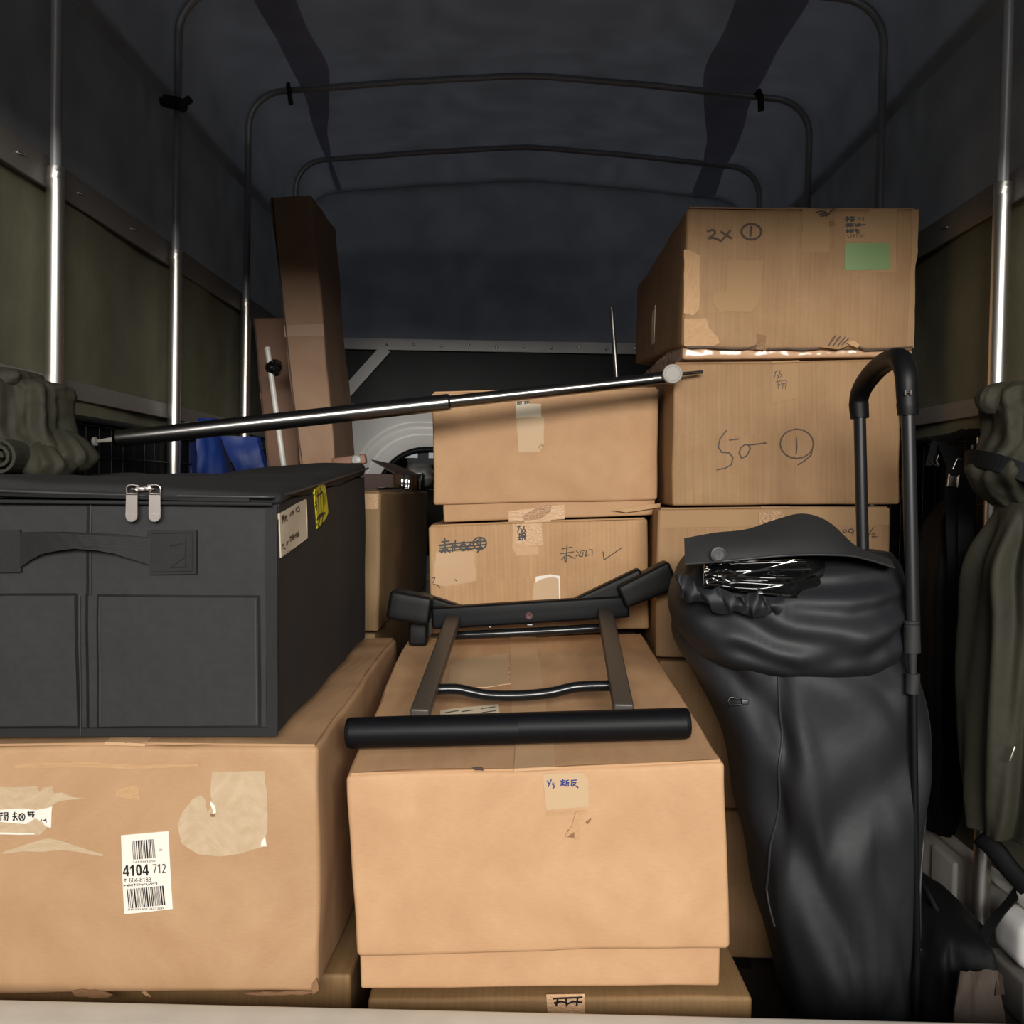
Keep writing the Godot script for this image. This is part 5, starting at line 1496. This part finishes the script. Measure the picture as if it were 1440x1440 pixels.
	for k in grip.size():
		var t := float(k) / (grip.size() - 1)
		gr.append(0.0125 + 0.003 * sin(t * PI) + (0.0008 if t < 0.12 or t > 0.88 else 0.0))
	tube(st, grip, gr, 20, 0.9)
	part("grip", st, M.plastic_black, o, "moulded black grip")
	st = begin()
	for x in [-0.0035, 0.0035]:
		round_box(st, Vector3(0.4938, 0.9535, -1.285) + Vector3(x, 0, 0), Vector3(0.003, 0.007, 0.003), 0.001)
	round_box(st, Vector3(0.4938, 0.9535, -1.285), Vector3(0.006, 0.002, 0.003), 0.001)
	part("grip_mark", st, M.bar_flat, o)
	# base plate and wheels
	st = begin()
	round_box(st, Vector3(0.40, 0.068, -1.43), Vector3(0.23, 0.03, 0.22), 0.01, null, 2)
	part("base_plate", st, M.plastic_black, o)
	for z in [-1.34, -1.52]:
		st = begin()
		turned(st, Vector3(0.495, 0.052, z - 0.012), Vector3(0, 0, 1), [Vector2(0, 0.0001), Vector2(0, 0.040), Vector2(0.004, 0.050), Vector2(0.020, 0.050), Vector2(0.024, 0.040), Vector2(0.024, 0.0001)], 24)
		part("wheel", st, M.rubber, o)
		st = begin()
		round_box(st, Vector3(0.33, 0.03, z), Vector3(0.03, 0.06, 0.03), 0.006)
		part("foot", st, M.plastic_black, o)

# ---------------------------------------------------------------- the chrome pole
func chrome_rod() -> void:
	var a: Vector3 = Vector3(-0.6619, 0.888, -1.61)
	var b: Vector3 = Vector3(0.2466, 1.0146, -1.7)
	var o := thing("clothes_pole", "long chrome telescopic pole slanting across the load with a flat end knob", "pole", a)
	var d := (b - a).normalized()
	var full := a.distance_to(b)
	var st := begin()
	var m := full * 0.595
	turned(st, a, d, [Vector2(0, 0.0001), Vector2(0, 0.010), Vector2(0.006, 0.0140), Vector2(m - 0.004, 0.0140), Vector2(m, 0.0125), Vector2(m, 0.0105)], 32)
	part("outer_tube", st, M.chrome_dark, o)
	st = begin()
	turned(st, a, d, [Vector2(m - 0.02, 0.0107), Vector2(full - 0.03, 0.0107), Vector2(full - 0.03, 0.0118), Vector2(full - 0.004, 0.0118), Vector2(full, 0.010), Vector2(full, 0.0001)], 32)
	part("inner_tube", st, M.chrome_dark, o)
	st = begin()
	turned(st, a, -d, [Vector2(-0.002, 0.0050), Vector2(0.002, 0.0042), Vector2(0.022, 0.0028), Vector2(0.026, 0.0028), Vector2(0.027, 0.0075), Vector2(0.032, 0.0075), Vector2(0.034, 0.0055), Vector2(0.034, 0.0001)], 16)
	part("end_bolt", st, M.knob, o, "bright end bolt")
	st = begin()
	var k: Vector3 = Vector3(0.2507, 1.0181, -1.688)
	turned(st, k, Vector3(-0.05, 0.05, 1).normalized(), [Vector2(-0.008, 0.0001), Vector2(-0.008, 0.0145), Vector2(0.0, 0.0165), Vector2(0.010, 0.0165), Vector2(0.012, 0.0155), Vector2(0.0125, 0.013), Vector2(0.0118, 0.0124), Vector2(0.0125, 0.0115), Vector2(0.0125, 0.0001)], 28)
	part("end_knob", st, M.knob, o, "flat bright end knob")
	st = begin()
	tube(st, PackedVector3Array([k, Vector3(0.3043, 1.0252, -1.7)]), 0.0030, 10)
	part("end_pin", st, M.chrome_dark, o)

# ---------------------------------------------------------------- things hung along the sides
func wire_grid(side: float, label: String) -> void:
	var o := thing("wire_grid", label, "wire grid", Vector3(side * 0.703, 0.5, -2.1))
	var st := begin()
	var x := side * 0.703
	for k in 30:
		var z := -1.45 - k * 0.05
		tube(st, PackedVector3Array([Vector3(x, 0.50, z), Vector3(x, 0.915, z)]), 0.0013, 5)
	for k in 9:
		var y := 0.51 + k * 0.05
		tube(st, PackedVector3Array([Vector3(x - side * 0.002, y, -1.44), Vector3(x - side * 0.002, y, -2.92)]), 0.0013, 5)
	part("wires", st, M.plastic_black, o).set_meta("kind", "stuff")
	st = begin()
	var back := func(u: float, v: float) -> Vector3:
		var z := lerpf(-1.44, -2.93, u if side > 0 else 1.0 - u)
		return Vector3(side * (0.7095 + nz.get_noise_2d(z * 60, v * 30) * 0.003), lerpf(0.46, 0.915, v), z)
	plate(st, back, 40, 10, Vector3(side * 0.003, 0, 0))
	part("backing_net", st, M.strap_black, o, "fine black net behind the wires")
	st = begin()
	tube(st, PackedVector3Array([Vector3(x - side * 0.004, 0.918, -1.43), Vector3(x - side * 0.004, 0.918, -2.95)]), 0.006, 8)
	part("top_bar", st, M.plastic_black, o)

func hanging_things() -> void:
	wire_grid(-1.0, "black wire grid on the left wall behind the black case")
	wire_grid(1.0, "black wire grid on the right wall behind the trolley bag's handle")
	var st: SurfaceTool

	# left: the side canvas gathered up and tied
	var o := thing("gathered_canvas", "olive canvas curtain gathered in thick folds at the left edge, above the black case", "canvas curtain", Vector3(-0.65, 0.86, -1.33))
	st = begin()
	var gather := func(a: float, t: float) -> float:
		return 1.0 + (0.10 * sin(a * 9.0 + t * 1.4) + 0.05 * sin(a * 17.0 - t * 2.0) + 0.025 * sin(a * 29.0 + t * 3.0)) * smoothstep(0.25, 0.5, t) + 0.07 * sin(a * 4.0 + t * 9.0) * smoothstep(0.5, 0.1, t) + nz.get_noise_3d(cos(a) * 40, t * 90, sin(a) * 40) * 0.07
	var gk := [[Vector3(-0.6708, 0.83, -1.33), 0.055, 0.05], [Vector3(-0.6757, 0.8385, -1.33), 0.085, 0.075], [Vector3(-0.6825, 0.8603, -1.33), 0.088, 0.08], [Vector3(-0.6904, 0.883, -1.33), 0.080, 0.075], [Vector3(-0.6925, 0.9096, -1.33), 0.078, 0.07], [Vector3(-0.6927, 0.9333, -1.33), 0.078, 0.07], [Vector3(-0.6947, 0.9466, -1.33), 0.074, 0.066], [Vector3(-0.6966, 0.9523, -1.33), 0.058, 0.05]]
	loft(st, fill_rings(gk, 8), 110, gather, 0.8)
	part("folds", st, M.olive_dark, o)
	st = begin()
	var tk := [[Vector3(-0.7161, 0.9263, -1.31), 0.05, 0.04], [Vector3(-0.7144, 0.9451, -1.31), 0.070, 0.06], [Vector3(-0.7107, 0.9582, -1.31), 0.066, 0.055], [Vector3(-0.7089, 0.9648, -1.31), 0.045, 0.04]]
	loft(st, fill_rings(tk, 6), 60, gather, 0.8)
	part("upper_fold", st, M.olive_dark, o)
	for e in [[Vector3(-0.6013, 0.8539, -1.32), 0.034], [Vector3(-0.6117, 0.8415, -1.29), 0.03]]:
		st = begin()
		var c: Vector3 = e[0]
		loft(st, fill_rings([[c + Vector3(0, -e[1] * 0.7, 0), 0.012, 0.012], [c + Vector3(-0.004, -e[1] * 0.5, 0), e[1] * 0.9, 0.035], [c, e[1], 0.04], [c + Vector3(-0.008, e[1] * 0.6, 0), e[1] * 0.75, 0.03], [c + Vector3(-0.014, e[1], 0), 0.010, 0.01]], 5), 40, gather, 0.9)
		part("bottom_fold", st, M.olive_dark, o)
	st = begin()
	var roll := PackedVector3Array()
	for k in 46:
		var a := k / 45.0 * TAU * 2.3
		var r := 0.004 + 0.018 * k / 45.0
		roll.append(Vector3(-0.6442, 0.8469, -1.245) + Vector3(cos(a) * r, sin(a) * r, 0))
	ribbon(st, roll, Vector3(0, 0, 1), 0.05, 0.004)
	part("rolled_end", st, M.olive_dark, o)

	# right: the other curtain, tied to the upright, its lower half hanging in folds
	o = thing("gathered_canvas", "olive canvas curtain tied up at the right edge, its long lower end hanging in folds", "canvas curtain", Vector3(0.68, 0.35, -1.33))
	st = begin()
	var rk := [[Vector3(0.6689, 0.8101, -1.33), 0.034, 0.04], [Vector3(0.657, 0.8288, -1.33), 0.045, 0.05], [Vector3(0.6514, 0.8513, -1.32), 0.058, 0.06], [Vector3(0.6526, 0.8728, -1.32), 0.053, 0.056], [Vector3(0.6612, 0.8964, -1.32), 0.046, 0.05], [Vector3(0.664, 0.9245, -1.32), 0.047, 0.05], [Vector3(0.6614, 0.9479, -1.32), 0.055, 0.052], [Vector3(0.6591, 0.9637, -1.32), 0.052, 0.046], [Vector3(0.6607, 0.9721, -1.32), 0.036, 0.03]]
	loft(st, fill_rings(rk, 8), 90, func(a, t): return 1.0 + 0.06 * sin(a * 6.0 + t * 7.0) + 0.05 * sin(a * 11.0 - t * 5.0) + nz.get_noise_3d(cos(a) * 40, t * 120, sin(a) * 40) * 0.10, 0.85)
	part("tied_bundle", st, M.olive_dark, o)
	st = begin()
	loft(st, fill_rings([[Vector3(0.606, 0.9294, -1.3), 0.006, 0.006], [Vector3(0.602, 0.9386, -1.3), 0.012, 0.014], [Vector3(0.6017, 0.9514, -1.3), 0.013, 0.016], [Vector3(0.6068, 0.9626, -1.3), 0.010, 0.012], [Vector3(0.6122, 0.9664, -1.3), 0.004, 0.005]], 5), 30, gather, 0.9)
	part("loose_corner", st, M.olive_dark, o)
	st = begin()
	var dk := [[Vector3(0.6621, 0.3788, -1.32), 0.048, 0.05], [Vector3(0.6645, 0.4246, -1.32), 0.056, 0.07], [Vector3(0.6666, 0.5386, -1.32), 0.060, 0.08], [Vector3(0.6687, 0.6522, -1.32), 0.060, 0.08], [Vector3(0.6664, 0.7275, -1.32), 0.058, 0.07], [Vector3(0.6723, 0.7794, -1.32), 0.046, 0.055], [Vector3(0.6692, 0.8169, -1.32), 0.032, 0.045]]
	loft(st, fill_rings(dk, 9), 120, func(a, t): return 1.0 + (0.15 * sin(a * 7.0 + t * 2.2) + 0.08 * sin(a * 13.0 - t * 3.5)) * smoothstep(1.0, 0.75, t) + nz.get_noise_3d(cos(a) * 30, t * 60, sin(a) * 30) * 0.06, 0.85)
	part("hanging_folds", st, M.olive_dark, o)
	st = begin()
	var band := PackedVector3Array()
	for k in 65:
		var a := TAU * k / 64.0
		var c: Vector3 = Vector3(0.6533, 0.8475, -1.32)
		band.append(c + Vector3(cos(a) * 0.061, -0.030 * cos(a) - 0.005, sin(a) * 0.066))
	ribbon(st, band, Vector3.UP, 0.022, 0.003)
	part("tie_band", st, M.strap_black, o, "dark tie band round the bundle")
	st = begin(-1)
	round_box(st, Vector3(0.6215, 0.5007, -1.245), Vector3(0.003, 0.020, 0.002), 0.0008, null, 1, Basis(Vector3(0, 0, 1), -0.32))
	part("metal_tag", st, M.nickel, o, "small metal tag")

	# a black coat-like bag and straps hanging on the right grid
	o = thing("hanging_bag", "limp black bag hanging on the right wall grid between handle and curtain", "bag", Vector3(0.66, 0.40, -1.66))
	st = begin()
	var hk := [[Vector3(0.69, 0.2793, -1.62), 0.018, 0.04], [Vector3(0.6855, 0.3552, -1.62), 0.028, 0.06], [Vector3(0.6791, 0.495, -1.62), 0.031, 0.075], [Vector3(0.6781, 0.6111, -1.62), 0.031, 0.075], [Vector3(0.68, 0.7038, -1.62), 0.027, 0.065], [Vector3(0.6891, 0.7729, -1.63), 0.021, 0.05], [Vector3(0.6994, 0.8054, -1.64), 0.010, 0.03], [Vector3(0.7036, 0.8195, -1.64), 0.005, 0.012]]
	loft(st, fill_rings(hk, 8), 90, func(a, t): return 1.0 + 0.08 * sin(a * 8.0 + t * 4.0) + nz.get_noise_3d(cos(a) * 30, t * 90, sin(a) * 30) * 0.14, 0.85)
	part("body", st, M.strap_black, o)
	st = begin()
	tube(st, smooth_path([Vector3(0.6984, 0.8125, -1.63), Vector3(0.7162, 0.8432, -1.66), Vector3(0.7396, 0.8801, -1.7), Vector3(0.697, 0.912, -1.72)], 6), 0.004, 8, 0.5)
	part("hanging_loop", st, M.webbing, o)
	st = begin()
	plate(st, func(u, v): return (Vector3(0.6639, 0.7034, -1.62)).lerp(Vector3(0.6829, 0.7077, -1.6), u).lerp((Vector3(0.6728, 0.7784, -1.63)).lerp(Vector3(0.6896, 0.7794, -1.61), u), v) + Vector3(0, 0, 0.012 * sin(u * PI) + fine.get_noise_2d(u * 20, v * 20) * 0.008), 10, 16, Vector3(0, 0, -0.003))
	part("shiny_panel", st, M.gloss_film, o)

	var hung := [
		["hanging_strap", "black strap with a square metal buckle, hanging right of the trolley handle", [Vector3(0.6453, 0.9041, -1.53), Vector3(0.6606, 0.8685, -1.528), Vector3(0.6594, 0.8196, -1.527), Vector3(0.6697, 0.6459, -1.524), Vector3(0.6699, 0.493, -1.524)]],
		["hanging_strap", "black strap ending in a long metal hook beside the trolley handle", [Vector3(0.6371, 0.9089, -1.542), Vector3(0.6313, 0.8847, -1.542), Vector3(0.6274, 0.8682, -1.542)]],
		["hanging_strap", "black strap with a wide flat metal buckle, next to the tied canvas bundle", [Vector3(0.6767, 0.9078, -1.504), Vector3(0.6802, 0.8736, -1.5), Vector3(0.6678, 0.8307, -1.498), Vector3(0.6695, 0.6708, -1.496)]],
	]
	for k in 3:
		var e: Array = hung[k]
		var pts: Array = e[2]
		o = thing(e[0], e[1], "strap", pts[0])
		st = begin()
		var path := PackedVector3Array([Vector3(0.694, 0.925, pts[0].z - 0.03)])
		path.append_array(smooth_path(pts, 6))
		ribbon(st, path, Vector3(0.9, 0, 0.5), 0.022 if k != 1 else 0.010, 0.003)
		part("webbing", st, M.strap_black, o)
		if k == 0:
			st = begin(-1)
			var c: Vector3 = Vector3(0.6566, 0.8445, -1.522)
			var t := Basis(Vector3(0, 0, 1), -0.1)
			round_box(st, c, Vector3(0.013, 0.017, 0.002), 0.0008, null, 1, t)
			for x in [-0.0075, 0.0075]:
				round_box(st, c + t * Vector3(x, 0.001, 0.002), Vector3(0.0028, 0.020, 0.003), 0.001, null, 1, t)
			part("buckle", st, M.nickel, o, "square metal buckle")
			st = begin()
			tube(st, smooth_path([Vector3(0.6685, 0.8772, -1.522), Vector3(0.6631, 0.8792, -1.522), Vector3(0.659, 0.8716, -1.522), Vector3(0.656, 0.8629, -1.522)], 5), 0.0013, 8)
			part("wire_hook", st, M.nickel, o)
		elif k == 1:
			st = begin()
			tube(st, smooth_path([Vector3(0.6409, 0.8848, -1.539), Vector3(0.6379, 0.876, -1.539), Vector3(0.6421, 0.8673, -1.538), Vector3(0.6322, 0.8715, -1.538), Vector3(0.6288, 0.8736, -1.538)], 5), 0.0016, 8)
			part("hook", st, M.steel_dull, o, "metal hook")
		else:
			st = begin(-1)
			var t := Basis(Vector3(0, 0, 1), -0.35)
			round_box(st, Vector3(0.6721, 0.8775, -1.494), Vector3(0.016, 0.014, 0.003), 0.001, null, 1, t)
			for x in [-0.004, 0.004]:
				round_box(st, Vector3(0.6712, 0.8774, -1.492) + t * Vector3(x, -0.001, 0.002), Vector3(0.003, 0.003, 0.003), 0.001, null, 1, t)
			part("buckle", st, M.steel_dull, o, "wide flat metal buckle")
	o = thing("ratchet_clip", "bright metal clip on the right upright, just below the lower rail", "clip", Vector3(0.6878, 0.9035, -1.5))
	st = begin(-1)
	round_box(st, Vector3(0.6607, 0.9027, -1.45), Vector3(0.004, 0.011, 0.004), 0.001)
	round_box(st, Vector3(0.6658, 0.9038, -1.45), Vector3(0.003, 0.012, 0.004), 0.001, null, 1, Basis(Vector3(0, 0, 1), -0.5))
	part("jaw", st, M.chrome, o)
	st = begin()
	round_box(st, Vector3(0.6633, 0.8937, -1.455), Vector3(0.020, 0.007, 0.010), 0.002, null, 2)
	part("lever", st, M.steel_dull, o)

	# low on the right: a strap across the white gate, a rolled white cover, a scrap of carton
	o = thing("floor_strap", "black strap running down across the white right side gate", "strap", Vector3(0.66, 0.1, -1.45))
	st = begin()
	ribbon(st, smooth_path([Vector3(0.7424, 0.2876, -1.42), Vector3(0.7061, 0.257, -1.4), Vector3(0.6704, 0.2325, -1.38), Vector3(0.6273, 0.1849, -1.36), Vector3(0.6028, 0.1449, -1.35), Vector3(0.5847, 0.03, -1.34)], 6), Vector3(0.8, 0.4, 0.3), 0.014, 0.003)
	part("webbing", st, M.strap_black, o)
	st = begin()
	tube(st, smooth_path([Vector3(0.6565, 0.344, -1.4), Vector3(0.6743, 0.3268, -1.39), Vector3(0.6899, 0.3049, -1.38), Vector3(0.7112, 0.2815, -1.37)], 6), 0.014, 10, 0.5)
	part("loose_end", st, M.strap_black, o)
	o = thing("gate_bracket", "rounded pale bracket on the right side gate, at the edge beside the black strap", "bracket", Vector3(0.70, 0.14, -1.36))
	st = begin()
	round_box(st, Vector3(0.713, 0.213, -1.375), Vector3(0.056, 0.066, 0.09), 0.018, null, 4)
	part("cover", st, M.rail_pale, o)
	st = begin()
	round_box(st, Vector3(0.710, 0.142, -1.375), Vector3(0.052, 0.062, 0.11), 0.006, null, 2)
	part("base_plate", st, M.rail, o)
	o = thing("black_sack", "limp black sack on the floor between the trolley bag and the right side gate", "bag", Vector3(0.61, 0, -1.50))
	st = begin()
	var hollow := func(a: float, t: float) -> float:
		return 1.0 + 0.05 * sin(a * 5.0 + t * 3.0) + nz.get_noise_3d(cos(a) * 40, t * 40, sin(a) * 40) * 0.12
	loft(st, fill_rings([[Vector3(0.613, 0.004, -1.50), 0.048, 0.17], [Vector3(0.613, 0.03, -1.50), 0.056, 0.19], [Vector3(0.613, 0.12, -1.50), 0.057, 0.195], [Vector3(0.615, 0.19, -1.50), 0.054, 0.19], [Vector3(0.618, 0.222, -1.50), 0.042, 0.16], [Vector3(0.62, 0.228, -1.50), 0.012, 0.05]], 7), 70, hollow, 0.7)
	part("body", st, M.strap_black, o)
	st = begin()
	tube(st, smooth_path([Vector3(0.61, 0.222, -1.42), Vector3(0.60, 0.25, -1.45), Vector3(0.605, 0.252, -1.53), Vector3(0.615, 0.222, -1.57)], 6), 0.005, 8, 0.6)
	part("handle", st, M.strap_black, o)
	o = thing("carton_scrap", "brown piece of carton leaning on the black sack at the lower right", "carton piece", Vector3(0.575, 0.0, -1.22))
	st = begin()
	plate(st, func(u, v): return (Vector3(0.505, 0.006, -1.17)).lerp(Vector3(0.620, 0.006, -1.165), u).lerp(Vector3(0.5726, 0.2168, -1.26).lerp(Vector3(0.6177, 0.2197, -1.26), u), v) + Vector3(0, 0, fine.get_noise_2d(u * 20, v * 20) * 0.01), 8, 10, Vector3(0, -0.002, -0.004))
	part("panel", st, M.scrap, o)
	st = begin()
	plate(st, func(u, v): return (Vector3(0.6095, 0.1942, -1.245)).lerp(Vector3(0.6235, 0.1938, -1.25), u).lerp(Vector3(0.6186, 0.2187, -1.262).lerp(Vector3(0.63, 0.2077, -1.27), u), v), 4, 6, Vector3(0, -0.002, -0.004))
	part("bent_edge", st, M.scrap, o)


func _ready() -> void:
	var cam := Camera3D.new()
	cam.name = "camera"
	cam.position = Vector3(0, 0.82, 0)
	cam.rotation = Vector3(-0.02303, 0.00884, 0.01920)
	cam.fov = 54.4322
	cam.near = 0.02
	add_child(cam)
	cam.current = true

	var env := Environment.new()
	env.background_mode = Environment.BG_SKY
	var sky_m := ProceduralSkyMaterial.new()
	sky_m.sky_top_color = Color(0.68, 0.68, 0.69)
	sky_m.sky_horizon_color = Color(0.60, 0.61, 0.60)
	sky_m.ground_horizon_color = Color(0.24, 0.24, 0.23)
	sky_m.ground_bottom_color = Color(0.12, 0.12, 0.12)
	env.sky = Sky.new()
	env.sky.sky_material = sky_m
	env.tonemap_mode = Environment.TONE_MAPPER_LINEAR
	env.tonemap_exposure = 1.0
	env.sdfgi_enabled = true
	env.ssao_enabled = true
	env.ssil_enabled = true
	var we := WorldEnvironment.new()
	we.name = "world"
	we.environment = env
	add_child(we)

	# the hall's strip light, above and behind the one who takes the picture
	var lamp := AreaLight3D.new()
	lamp.name = "ceiling_strip_light"
	lamp.area_size = Vector2(2.4, 0.9)
	lamp.light_color = Color(1.0, 0.985, 0.96)
	lamp.light_energy = 21.8
	lamp.shadow_enabled = true
	add_child(lamp)
	lamp.look_at_from_position(Vector3(0.35, 1.75, 2.6), Vector3(0.0, 0.75, -1.6))

	nz.frequency = 0.05
	nz.seed = 4
	nz.fractal_octaves = 2
	fine.frequency = 0.2
	fine.seed = 9
	materials()
	truck()
	hoops_and_rails()
	front_cartons()
	middle_cartons()
	right_cartons()
	far_left()
	storage_case()
	stand()
	trolley_bag()
	chrome_rod()
	hanging_things()
	print("built")
